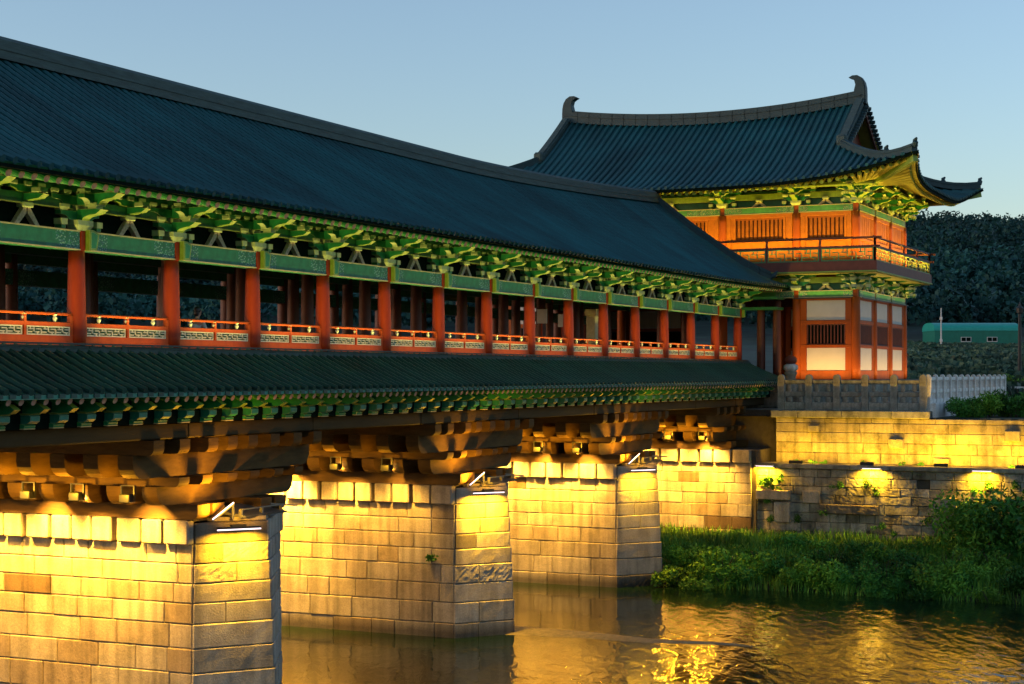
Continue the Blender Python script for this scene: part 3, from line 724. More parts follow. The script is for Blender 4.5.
# ------------------------------------------------------------------ shared carpentry
def boat(w, h, c=.45):
    """side view of a bracket arm: flat top, underside swept up at both ends"""
    pts = [(-w/2, h), (-w/2, h*.52)]
    for i in range(1, 5): a = math.pi/2*i/4; pts.append((-w/2+w*c*.5*math.sin(a)*.9, h*.52*(1-(1-math.cos(a)))*1.0 if i < 4 else 0))
    return pts + [(-x, z) for x, z in pts[::-1]]
def bracket_meshes(scale=1.0, reach=(.62, 1.08)):
    """bracket set over a column; y points to the wall, -y outward, z = 0 on the lintel"""
    body = MB()
    def cup(x, y, z, w=.24, h=.15, mi=0):
        a, b = w*.36, w*.5
        body.add([(x-a, y-a, z), (x+a, y-a, z), (x+a, y+a, z), (x-a, y+a, z), (x-b, y-b, z+h*.5), (x+b, y-b, z+h*.5), (x+b, y+b, z+h*.5), (x-b, y+b, z+h*.5),
                  (x-b, y-b, z+h), (x+b, y-b, z+h), (x+b, y+b, z+h), (x-b, y+b, z+h)],
                 [(0,3,2,1), (0,1,5,4), (1,2,6,5), (2,3,7,6), (3,0,4,7), (4,5,9,8), (5,6,10,9), (6,7,11,10), (7,4,8,11), (8,9,10,11)], mi)
    cup(0, 0, 0, .52, .22, 1)
    body.prism(boat(1.3, .20), 'y', -.11, .11, 0, 0, 1); body.v[-2*len(boat(1.3, .2)):] = [(x, y, z+.22) for x, y, z in body.v[-2*len(boat(1.3, .2)):]]  # pale undersides: light from below put into the colour
    for x in (-.55, 0, .55): cup(x, 0, .42, .30, .13, 1)
    n = 2*len(boat(1.9, .2)); body.prism(boat(1.9, .2), 'y', -.11, .11, 0, 0, 1); body.v[-n:] = [(x, y, z+.55) for x, y, z in body.v[-n:]]
    for x in (-.84, -.42, 0, .42, .84): cup(x, 0, .75, .24, .12, 1)
    for x in (-.60, .60): body.box(x-.10, x+.10, -.17, .05, .10, .228, 3); body.box(x-.07, x+.07, -.14, .05, .02, .10, 0)
    arms = MB()
    for (r, z, h) in ((reach[0], .22, .24), (reach[1], .55, .25)):
        pr = [(.35, z+h), (-r, z+h), (-r-.16, z+h*.9), (-r-.02, z+h*.55)]
        for i in range(5): a = math.pi/2*i/4; pr.append((-r+.02+.34*math.sin(a), z+h*.5-h*.5*(1-math.cos(a))*1.0 if i < 4 else z))
        pr += [(.35, z)]
        arms.prism(pr, 'x', -.125, .125, 0, 0, 1)  # yellow green on down-facing sides paints the lamplight from below
    ends = MB()
    def cup2(mb, x, y, z, w, h):
        mb.box(x-w/2, x+w/2, y-w/2, y+w/2, z+h*.45, z+h, 0); mb.box(x-w*.36, x+w*.36, y-w*.36, y+w*.36, z, z+h*.45, 0)
    cup2(ends, 0, -reach[0]+.1, .46, .32, .13); cup2(ends, 0, -reach[1]+.1, .80, .32, .13)
    n = 2*len(boat(1.1, .16)); ends.prism(boat(1.1, .16), 'y', -reach[1]+.02, -reach[1]+.18, 1, 1, 0); ends.v[-n:] = [(x, y, z+.88) for x, y, z in ends.v[-n:]]
    for x in (-.42, .42): ends.box(x-.11, x+.11, -reach[1]-.02, -reach[1]+.22, 1.042, 1.12, 0)
    n = 2*len(boat(.95, .2)); ends.prism(boat(.95, .2), 'y', -reach[0]+.02, -reach[0]+.18, 1, 1, 0); ends.v[-n:] = [(x, y, z+.57) for x, y, z in ends.v[-n:]]
    for x in (-.38, .38): cup2(ends, x, -reach[0]+.1, .77, .2, .1)
    boss = MB()   # wing shaped beam end beside the column neck
    boss.prism([(.09, -.44), (.34, -.42), (.42, -.05), (.22, .02), (.09, .02)], 'y', -.30, -.05, 0, 0)
    boss.prism([(.12, -.40), (.29, -.385), (.355, -.09), (.21, -.03), (.12, -.03)], 'y', -.318, -.298, 1, 1)
    return (body.mesh('bracket_set', ['green', 'mint', 'teal', 'mint']), arms.mesh('arm', ['green', 'lime']), ends.mesh('end_block', ['mint', 'green']), boss.mesh('wing_plate', ['lime', 'green']))
BR = bracket_meshes()
BR_SHORT = bracket_meshes(reach=(.5, .85)); BR_BIG = bracket_meshes(reach=(.75, 1.3))
def bracket(parent, loc, rz=0, short=False, boss=True):
    b, a, e, w = BR_SHORT if short == 'short' else BR_BIG if short == 'big' else BR
    o = put('bracket_set', b, parent, loc, rz)
    for nm, me in (('arm', a), ('end_block', e))+((('wing_plate', w),) if boss else ()):
        c = put(nm, me, None); c.parent = o; c.location = (0, 0, 0)
    return o
def a_strut_mesh(h=.36, w=.80, mat='strut'):
    mb = MB()
    for s in (-1, 1):
        mb.prism([(s*(w/2), 0), (s*(w/2-.14), 0), (s*.02, h-.12), (s*.02, h), (s*.10, h)], 'y', -.06, .06, 0)
    mb.box(-.15, .15, -.12, .12, h+.003, h+.12, 1, ch=.02)
    return mb.mesh('a_frame_strut', [mat, 'mint'])
STRUT = a_strut_mesh()
def lattice(mb, w, h, y, th, cells, mi=0, bw=.028):
    """meander lattice in the xz plane, x from 0 to w"""
    b = bw; cw = w/cells
    mb.box(0, w, y, y+th, 0, b, mi); mb.box(0, w, y, y+th, h-b, h, mi); mb.box(0, b, y, y+th, b, h-b, mi); mb.box(w-b, w, y, y+th, b, h-b, mi)
    for i in range(cells):
        x = i*cw; u = i % 2
        if i: mb.box(x-b/2, x+b/2, y+.002, y+th-.002, (h*.36 if u else b), (h-b if u else h*.64), mi)
        mb.box(x+cw*.12, x+cw*.75, y+.004, y+th-.004, h*.33-b/2, h*.33+b/2, mi)
        mb.box(x+cw*.30, x+cw*.98, y+.004, y+th-.004, h*.66-b/2, h*.66+b/2, mi)
        mb.box(x+cw*.52-b/2, x+cw*.52+b/2, y+.006, y+th-.006, (b if u else h*.66), (h*.33 if u else h-b), mi)
def column_mesh(z0, z1, r0, r1, neck=None, name='column', mat='red'):
    mb = MB(); pr = [(r0*.98, z0)]
    for i in range(1, 7): t = i/6; pr.append((r0+(r1-r0)*t+.012*math.sin(math.pi*t), z0+(z1-z0)*t))
    mb.lathe(pr, n=20)
    me_s = [True]*len(mb.f)
    if neck: mb.box(-.07, .07, -.19, .19, z1+.002, neck)
    me = mb.mesh(name, mat); fl = me_s+[False]*(len(mb.f)-len(me_s)); me.polygons.foreach_set('use_smooth', fl); me.update(); return me

# ------------------------------------------------------------------ the covered bridge
XS, XE = 19.4, 79.6
bridge = thing('covered_bridge', 'long roofed timber bridge with red columns and green painted brackets crossing the river', 'covered bridge', (X0, Y0, 0))
YE, ZE, ZR_ = 22.6, 4.10, 7.62          # eave edge and top of the roof plane
def ridge_rise(x): return .78*max(0, (x-57)/21.5)**1.5
def xend(t): return 78.6+.9*t+1.6*t**12
def roof_pt(x, t, side=-1, dz=0.0):
    y = YC+side*(YC-YE)*t
    z = ZE+(ZR_-ZE)*max(0, 1-t)**1.13 + ridge_rise(x)*max(0, 1-t)**1.6 + .12*max(0, (x-70)/10)**2*t
    return (x, y, z+dz)
def clampx(x, t): return min(x, xend(t))
rg = random.Random(3)
mb = MB()
for side in (-1, 1):
    mb.sheet(lambda s, t: roof_pt(XS+(xend(t)-XS)*s, t, side), 40, 10, 0)
    n = int((xend(1)-XS)/.35)
    for i in range(n):
        x = XS+.17+.35*i
        t0 = 0.0
        if x > 78.55:
            t0 = next((q/100 for q in range(101) if xend(q/100) >= x), 1.0)
            if t0 > .97: continue
        jz = rg.uniform(-.005, .005)
        ns = max(2, round((1.004-t0)*(22 if side < 0 else 5))); pts = []; rr = []
        for j in range(ns):
            for f, r_ in ((.0, .092), (.97, .078)): pts.append(roof_pt(x, t0+(1.004-t0)*(j+f)/ns, side, .045+jz)); rr.append(r_)
        mb.tube(pts, rr, 7, 0)
build('roof', mb, 'tile', bridge)
mb = MB()
for side in (-1, 1): mb.sheet(lambda s, t: roof_pt(XS+(xend(t*.98)-.05-XS)*s, t*.985, side, -.16), 30, 8)
mb.add([roof_pt(XS, 1, -1, -.001), roof_pt(xend(1)-.02, 1, -1, -.001), roof_pt(xend(1)-.02, .985, -1, -.16), roof_pt(XS, .985, -1, -.16)], [(0, 1, 2, 3)])
build('soffit', mb, 'deepgreen', bridge)
# main ridge: courses of flat tiles with a round cap, swelling towards the tower
mb = MB(); N = 60
def ridge_line(x, dz, w):
    z = ZR_+ridge_rise(x)*1.0+dz; return [(x, YC-w, z), (x, YC+w, z)]
prof = [(.30, -.02), (.30, .10), (.25, .105), (.25, .20), (.27, .205), (.27, .30), (.24, .305), (.24, .46), (.12, .56), (0, .58)]
full = [(-a, b) for a, b in prof]+[(a, b) for a, b in prof[::-1][1:]]
k0 = len(mb.v)
for i in range(N+1):
    x = XS+(78.75-XS)*i/N
    for a, b in full: mb.v.append((x, YC+a, ZR_+ridge_rise(x)+b))
m_ = len(full)
for i in range(N):
    for j in range(m_-1): a = k0+i*m_+j; mb.f.append((a, a+1, a+m_+1, a+m_)); mb.m.append(0)
mb.f.append(tuple(range(k0, k0+m_))); mb.m.append(0); mb.f.append(tuple(range(k0+N*m_, k0+N*m_+m_))); mb.m.append(0)
build('main_ridge', mb, 'ridge_tile', bridge)
# verge ridge down the gable end
for side in (-1, 1):
    pts = []
    for i in range(13):
        t = .0+.90*i/12; x, y, z = roof_pt(xend(t)-.12, t, side); pts.append((x, y, z))
    mb = MB()
    for w, h0, h1 in ((.17, .03, .30), (.20, .30, .36), (.13, .36, .46)):
        for p, q in zip(pts[:-1], pts[1:]):
            a = Vector(p)+Vector((0, 0, (h0+h1)/2)); b = Vector(q)+Vector((0, 0, (h0+h1)/2)); mb.bar(a, b+(b-a)*.02, w*2, h1-h0)
    e = Vector(pts[-1]); mb.tube([e+Vector((0, 0, .2)), e+Vector((0, side*.25, .28)), e+Vector((0, side*.42, .48))], [.16, .13, .05], 8)
    build('verge_ridge', mb, 'chiwi', bridge, loc=pts[0])
# rafters with pinkish round ends
def rafter_mesh(tp, te, r=.085):
    mb = MB(); a = Vector(roof_pt(40, tp, -1, -.26)); b = Vector(roof_pt(40, te, -1, -.24)); a.x = b.x = 0
    c = a.copy(); mb.tube([a-c, b-c], r, 10, 0, True, 1); return mb.mesh('rafter', ['green', 'pink']), c
rm, c = rafter_mesh(.55, .972)
xs = [XS+.2+.37*i for i in range(int((XE+.9-XS)/.37))]
vis = [x for x in xs if x > 24.6]
for x in vis[:100]: put('rafter', rm, bridge, (x, c.y, c.z))
mb = MB()
for x in vis[100:]:
    q = roof_pt(x, .972, -1, -.24); p = roof_pt(x, .55, -1, -.26); mb.tube([p, q], .085, 8, 0, True, 1)
build('rafter', mb, ['green', 'pink'], bridge, kind='stuff')
mb = MB()
for side in (-1, 1): mb.bar(roof_pt(XS, .99, side, -.09), roof_pt(xend(1)-.05, .99, side, -.09), .06, .10)
build('eave_board', mb, 'blackboard', bridge)

# columns: four rows
DECK = .50
cm = column_mesh(DECK, 2.735, .205, .175, 3.17); ci = column_mesh(DECK, 3.6, .20, .17, None, 'inner_column', 'darkred')  # inner columns: same red paint, darkened to stand for shade
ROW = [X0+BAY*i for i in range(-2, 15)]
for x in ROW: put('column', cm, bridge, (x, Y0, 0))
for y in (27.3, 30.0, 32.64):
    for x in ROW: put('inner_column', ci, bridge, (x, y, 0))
# lintels, brackets, struts bay by bay
lm = MB(); lm.box(-1.68, 1.68, -.16, .16, 2.735, 3.175, 0, ch=.012); lm.box(-1.68, 1.68, -.175, -.158, 2.735, 2.765, 1); lm.box(-1.68, 1.68, -.172, -.158, 3.145, 3.175, 1)
lmesh = lm.mesh('lintel', ['beam', 'cream'])
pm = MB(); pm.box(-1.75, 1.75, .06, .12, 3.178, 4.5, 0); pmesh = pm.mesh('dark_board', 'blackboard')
b1 = MB(); b1.box(-1.5, 1.5, -.10, .055, 3.62, 3.86, 0, ch=.012); b1.box(-1.5, 1.5, -.113, -.098, 3.62, 3.645, 1); b1.box(-1.75, 1.75, -.10, .055, 4.02, 4.22, 0); mk = MB(); n_ = 2*len(boat(1.1, .15)); mk.prism(boat(1.1, .15), 'y', -.12, .04, 0, 0, 1); mk.v = [(x_, y_, z_+3.865) for x_, y_, z_ in mk.v]
for x_ in (-.44, 0, .44): mk.box(x_-.11, x_+.11, -.15, .05, 4.0, 4.10, 2, ch=.015)
mk.prism([(.04, 3.66), (-.50, 3.72), (-.62, 3.80), (-.44, 3.84), (.04, 3.84)], 'x', -.09, .09, 0, 0, 1); mk.box(-.14, .14, -.56, -.32, 3.842, 3.95, 2, ch=.015)  # underside colour imitates light from below here too
midm = mk.mesh('mid_bracket', ['green', 'lime', 'mint'])
b1m = b1.mesh('tie_beam', ['deepgreen', 'lime'])
for i in range(len(ROW)-1):
    x = ROW[i]+BAY/2
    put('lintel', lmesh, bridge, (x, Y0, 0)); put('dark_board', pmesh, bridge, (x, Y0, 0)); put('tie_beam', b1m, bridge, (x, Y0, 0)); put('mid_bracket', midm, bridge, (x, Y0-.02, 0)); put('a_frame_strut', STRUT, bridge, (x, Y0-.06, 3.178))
for x in ROW: bracket(bridge, (x, Y0, 3.178))
mb = MB(); mb.tube([(XS, Y0-1.0, 4.10), (79.6, Y0-1.0, 4.14)], .10, 10); build('eave_purlin', mb, 'green', bridge)
mb = MB()
for y in (27.3, 30.0, 32.64): mb.box(XS, 79.4, y-.13, y+.13, 3.10, 3.50, ch=.02)
build('inner_beam', mb, 'deepgreen', bridge)
mb = MB()
for x in ROW: mb.box(x-.13, x+.13, Y0+.25, 32.5, 3.52, 3.90, ch=.02)
build('roof_truss', mb, 'deepgreen', bridge)
# far side: painted lintel and railing seen through the bays
for i in range(len(ROW)-1): put('far_lintel', lmesh, bridge, (ROW[i]+BAY/2, 32.64, -.25), R(180))
# railing
rl = MB(); L2 = 1.545
rl.box(-L2, L2, -.07, .07, DECK, .715, 2, ch=.01); rl.box(-L2, L2, -.045, .045, .715, .84, 0); rl.box(-L2+.07, L2-.07, .032, .040, .842, 1.038, 3); rl.box(-L2, L2, -.045, .045, 1.04, 1.135, 0, ch=.01)
rl.tube([(-L2, 0, 1.315), (L2, 0, 1.315)], .036, 8, 0)
for x in (-L2+.035, 0, L2-.035): rl.box(x-.035, x+.035, -.05, .05, .842, 1.29, 0)
rlm = rl.mesh('railing', ['railpaint', 'lattice', 'railpaint', 'deepgreen'])
fin = MB(); fin.lathe([(.02, 1.135), (.035, 1.17), (.055, 1.22), (.03, 1.265), (.06, 1.30)], 0, 0, 8); finm = fin.mesh('rail_support', 'lattice')
lt = MB(); lattice(lt, 1.40, .198, -.02, .03, 6); ltm = lt.mesh('lattice_panel', 'lattice')
for i in range(len(ROW)-1):
    x = ROW[i]+BAY/2; o = put('railing', rlm, bridge, (x, Y0-.02, 0))
    for dx in (-1.475, .072): c = put('lattice_panel', ltm); c.parent = o; c.location = (dx, -.01, .841)
    for dx in (-1.0, 0, 1.0): c = put('rail_support', finm); c.parent = o; c.location = (dx, 0, 0)
    put('far_railing', rlm, bridge, (x, 32.66, 0))
# deck and its timbers
mb = MB(); mb.box(XS, 79.9, 24.42, 32.9, .30, DECK); build('deck', mb, 'deck', bridge)
mb = MB(); mb.box(XS, 79.6, 24.3, 24.5, -.72, .30); mb.box(XS, 79.6, 32.8, 33, -.72, .30); mb.box(XS, 79.6, 24.5, 32.8, -.74, -.70); build('edge_board', mb, 'deepgreen', bridge)
mb = MB(); mb.box(XS, 79.6, 23.15, 23.40, -1.11, -.50); build('recess_shade_board', mb, 'blackboard', bridge)  # black sheet paints the shade in the gaps between the joist ends
rg = random.Random(12)
x = XS
while x < 79.0:
    w = min(rg.uniform(5.5, 7.5), 79.6-x); mb = MB(); mb.box(x+.01, x+w-.01, 23.42+rg.uniform(-.02, .02), 23.80, -1.485, -1.115, ch=.03)
    build('girder', mb, 'fascia', bridge, loc=(x, 23.6, -1.3)); x += w
mb = MB()
for y in (26, 28.6, 31.2, 33.5): mb.box(XS, 79.6, y-.2, y+.2, -1.485, -1.115, ch=.03)
build('inner_girder', mb, 'timber', bridge)
# painted joist ends below the skirt roof
je = MB()
je.prism([(23.2, -.52), (22.74, -.60), (22.58, -.70), (22.70, -.78), (22.95, -.80), (23.2, -.80)], 'x', -.085, .085, 3, 0)
je.prism([(23.2, -.803), (22.96, -.803), (22.89, -.85), (22.90, -.95), (22.98, -1.0), (23.2, -1.0)], 'x', -.14, .14, 1)
je.prism([(23.2, -1.003), (23.08, -1.003), (23.02, -1.04), (23.05, -1.09), (23.2, -1.09)], 'x', -.16, .16, 0)
je.prism([(23.2, -1.092), (23.03, -1.092), (23.04, -1.112), (23.2, -1.112)], 'x', -.165, .165, 2)
je.prism([(23.2, -.785), (22.93, -.80), (22.90, -.82), (23.2, -.82)], 'x', -.17, .17, 3)
je.v = [(x_, y_-23.4, z_) for x_, y_, z_ in je.v]
jem = je.mesh('joist_end', ['green', 'teal', 'cream', 'lime'])
x = XS+.4
while x < 79.3:
    if x > 22.5: put('joist_end', jem, bridge, (x, 23.4, 0))
    x += .875
# skirt roof along the deck edge
SY0, SZ0, SY1, SZ1 = 24.36, .53, 22.36, -.40
def skirt_pt(x, t, side=-1, dz=0.0):
    y = SY0+(SY1-SY0)*t; z = SZ1+(SZ0-SZ1)*max(0, 1-t)**1.12
    if side > 0: y = 2*YC-y
    return (x, y, z+dz+.10*max(0, (x-72)/8)**2*t)
mb = MB()
for side in (-1, 1): mb.sheet(lambda s, t: skirt_pt(XS+(79.7-XS)*s, t, side), 20, 6)
for i in range(int((79.7-XS)/.36)):
    x = XS+.18+.36*i; jz = rg.uniform(-.006, .006)
    mb.tube([skirt_pt(x, 1.012*(j+f)/7, -1, .04+jz) for j in range(7) for f in (0, .97)], [.090, .076]*7, 8)
    p = Vector(skirt_pt(x+.18, 1.0, -1, -.03)); mb.box(p.x-.09, p.x+.09, p.y-.02, p.y+.01, p.z-.05, p.z+.03)
build('skirt_roof', mb, 'tile_skirt', bridge)
mb = MB()
for h0, h1, w in ((.47, .56, .20), (.563, .62, .16)):
    x = XS
    while x < 79.6:
        w2 = rg.uniform(.5, .9); mb.box(x+.004, min(x+w2, 79.7)-.004, 24.20-w+.12+rg.uniform(-.012, .012), 24.44, h0, h1+rg.uniform(-.008, .008)); x += w2
build('skirt_ridge', mb, 'ridge_tile', bridge)
mb = MB(); mb.sheet(lambda s, t: skirt_pt(XS+(79.6-XS)*s, t*.97, -1, -.10), 10, 4)
mb.bar(skirt_pt(XS, .985, -1, -.075), skirt_pt(79.6, .985, -1, -.075), .05, .09); build('skirt_soffit', mb, 'teal', bridge)
mb = MB(); a = Vector(skirt_pt(0, .1, -1, -.20)); b = Vector(skirt_pt(0, .955, -1, -.185)); mb.tube([a-a, b-a], .072, 10, 0, True, 1)
srm = mb.mesh('skirt_rafter', ['green', 'pink'])
xs = [XS+.36*i for i in range(int((79.6-XS)/.36))]; vis = [x for x in xs if x > 24.4]
for x in vis[:100]: put('skirt_rafter', srm, bridge, (x, a.y, a.z))
mb = MB()
for x in vis[100:]: mb.tube([skirt_pt(x, .1, -1, -.2), skirt_pt(x, .955, -1, -.185)], .072, 8, 0, True, 1)
build('skirt_rafter', mb, ['green', 'pink'], bridge, kind='stuff')
# posts that carry the flared roof end at the tower
pe = column_mesh(-.3, 3.55, .2, .18, None, 'end_post', 'darkred')  # unlit red of these posts is put into the darker colour
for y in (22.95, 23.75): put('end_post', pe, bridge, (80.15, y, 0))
mb = MB()
for z in (3.1, 3.6): mb.box(79.2, 80.4, 22.7, 27, z, z+.12)
build('end_lintel', mb, 'deepgreen', bridge)
# linear lamps on the skirt ridge that wash the eaves
t = thing('strip_lamps', 'continuous warm strip lamp along the top of the skirt roof below the railing', 'lamp', (X0, 24.0, .6))
mb = MB(); mb.box(21.8, 79, 24.03, 24.07, .632, .672); build('lamp_channel', mb, 'darkmetal', t)
for i in range(len(ROW)-1):
    x = ROW[i]+BAY/2
    e = 17 if ROW[i] < 74 else 9
    strip_light(t, (x-1.3, 24.05, .69), (x+1.3, 24.05, .69), (0, -.22, 1), e*1.25, (1, .78, .17))
    strip_light(t, (x-1.2, 24.12, .66), (x+1.2, 24.12, .66), (0, .8, .5), 1.2, (1, .50, .08))
# floodlights below the corbels
def floodlight(xface, y, e, label, z=-2.86, dx=1.0, cone=92):
    t = thing('floodlight', label, 'floodlight', (xface-dx, y, z), 'floodlights under the bridge')
    mb = MB(); mb.box(xface-dx-.16, xface-dx+.10, y-.15, y+.15, z-.10, z+.10, ch=.02); build('housing', mb, 'darkmetal', t)
    mb = MB(); mb.box(xface-dx+.104, xface-dx+.112, y-.12, y+.12, z-.08, z+.08); build('lens', mb, 'glow', t)
    mb = MB()
    for s in (-1, 1): mb.box(xface-dx-.03, xface-dx+.03, y+s*.18-.015, y+s*.18+.015, z-.02, z+.28)
    mb.box(xface-dx-.03, xface-dx+.03, y-.195, y+.195, z+.28, z+.30); build('yoke', mb, 'darkmetal', t)
    light('SPOT', t, (xface-dx+.14, y, z), (xface, y, z-1.25), e*1.7, (1, .51, .075), cone=cone, blend=.9, radius=.07)
    light('SPOT', t, (xface-dx+.14, y, z-.02), (xface, y, z-3.9), e*1.6, AMBER, cone=88, blend=1, radius=.07)
    light('POINT', t, (xface-dx-.42, y, z+.10), (0, 0, 0), e*.09, AMBER, radius=.05)
FL = [(0, [(24.45, 230), (25.9, 300), (27.35, 330), (28.8, 300), (30.3, 300)]), (1, [(25.2, 90), (27.0, 150), (29.2, 620), (30.7, 520)]), (2, [(24.6, 260), (26.2, 300), (27.8, 300), (29.4, 300)])]
for k, l_ in FL:
    for j, (y, e) in enumerate(l_):
        floodlight(PIERS[k][0]-HWP-.16, y, e, f'small dark box floodlight {["closest to the nose of", "second in from the nose of", "third in from the nose of", "fourth in from the nose of", "deepest under the bridge at"][j]} the {WHICH[k]} pier')
for j, (y, e) in enumerate([(24.2, 420), (25.8, 460), (27.6, 380), (29.4, 300)]):
    floodlight(XA_-.2, y, e, f'small framed floodlight over the bridge abutment, {["nearest its corner", "second from its corner", "third from its corner", "farthest from its corner"][j]}')

# ------------------------------------------------------------------ the gate tower
tower = thing('gate_tower', 'two storey gate tower with upturned tiled roof, orange walls and railed balcony', 'gate tower', (81, 19.3, -.3))
XT, YT, XR, YR = 81.0, 19.3, 91.65, 38.0
CX = [81.0, 84.55, 88.1, 91.65]; CY = [19.3, 22.2, 25.95, 31.35, 35.1, 38.0]
RXC, RYC, RA, RB, RG = 86.32, 28.42, 8.15, 12.2, 7.9
ZEV, ZRG = 8.98, 13.30
def hh(t): return ZEV+(ZRG-ZEV)*max(0, 1-t)**1.24
def t_hip(y): return (3.8+max(0, abs(y)-RG)*(RA-3.8)/(RB-RG))/RA
def front_pt(y, t, sx=-1, dz=0.0):
    q = min(1.05, abs(y)/RB); sg = 1 if y > 0 else -1
    x = RA*t+.62*q**6*t**3
    yy = y+sg*.62*q**8*t**8
    z = hh(t)+1.18*q**3.6*t*t+.60*min(1, abs(y)/8.15)**2*max(0, 1-t)**1.3
    return (RXC+sx*x, RYC+yy, z+dz)
def side_pt(x, s, sy=-1, dz=0.0):
    q = min(1.05, abs(x)/RA); sg = 1 if x > 0 else -1
    tt = (3.8+s*(RA-3.8))/RA
    y = RG+s*(RB-RG)+.62*q**6*s**3
    xx = x+sg*.62*q**8*tt**8
    return (RXC+xx, RYC+sy*y, hh(tt)+1.18*q**3.6*tt*tt+dz)
rg = random.Random(21)
mb = MB(); sf = MB()
for sx in (-1, 1):
    ny = 60
    for dzz, tgt in ((0, mb), (-.15, sf)):
        k = len(tgt.v)
        for i in range(ny+1):
            y = -RB+2*RB*i/ny
            t0 = 0 if abs(y) <= 8.3 else t_hip(y)
            for j in range(9):
                t = t0+(1-t0)*j/8*(.985 if dzz else 1); tgt.v.append(front_pt(y, t, sx, dzz))
        for i in range(ny):
            for j in range(8): a = k+i*9+j; tgt.f.append((a, a+1, a+10, a+9)); tgt.m.append(0)
    n = int(2*RB/.36)
    for i in range(n):
        y = -RB+.2+.36*i; t0 = 0.02 if abs(y) <= 8.3 else t_hip(y)
        if t0 > .96: continue
        jz = rg.uniform(-.01, .012)
        ns = max(2, round((1-t0)*24)); mb.tube([front_pt(y, t0+(1.006-t0)*(j+f)/ns, sx, .05+jz) for j in range(ns) for f in (0, .97)], [.094, .080]*ns, 7)
for sy in (-1, 1):
    nx = 40
    for dzz, tgt in ((0, mb), (-.15, sf)):
        k = len(tgt.v)
        for i in range(nx+1):
            x = -RA+2*RA*i/nx; s0 = max(0, (abs(x)-3.8)/(RA-3.8))
            for j in range(7): tgt.v.append(side_pt(x, s0+(1-s0)*j/6*(.985 if dzz else 1), sy, dzz))
        for i in range(nx):
            for j in range(6): a = k+i*7+j; tgt.f.append((a, a+1, a+8, a+7)); tgt.m.append(0)
    n = int(2*RA/.36)
    for i in range(n):
        x = -RA+.2+.36*i; s0 = max(0, (abs(x)-3.8)/(RA-3.8))
        if s0 > .94: continue
        mb.tube([side_pt(x, s0+(1.01-s0)*j/6, sy, .05) for j in range(7)], .085, 7)
build('roof', mb, 'tile', tower); build('soffit', sf, 'soffit', tower)
eb = MB()
for sx in (-1, 1):
    for dz, h in ((-.085, .15),):
        P = [front_pt(-RB+2*RB*i/50, .992, sx, dz) for i in range(51)]
        for p, q in zip(P[:-1], P[1:]): eb.bar(p, q, .07, h)
for sy in (-1, 1):
    P = [side_pt(-RA+2*RA*i/40, .985, sy, -.10) for i in range(41)]
    for p, q in zip(P[:-1], P[1:]): eb.bar(p, q, .07, .15)
build('eave_board', eb, 'blackboard', tower)
def ridge_bar(pts, mat, name, layers=((.18, .02, .24), (.22, .24, .29), (.14, .29, .42))):
    mb = MB()
    for w, h0, h1 in layers:
        for p, q in zip(pts[:-1], pts[1:]):
            d = (Vector(q)-Vector(p))*.02; up = Vector((0, 0, (h0+h1)/2)); mb.bar(Vector(p)+up-d, Vector(q)+up+d, 2*w, h1-h0)
    return mb
P = [front_pt(-8.15+16.3*i/24, 0, -1) for i in range(25)]
mb = ridge_bar(P, 'chiwi', 'main_ridge', ((.26, -.05, .30), (.30, .30, .36), (.24, .36, .52), (.15, .52, .60))); build('main_ridge', mb, 'chiwi', tower)
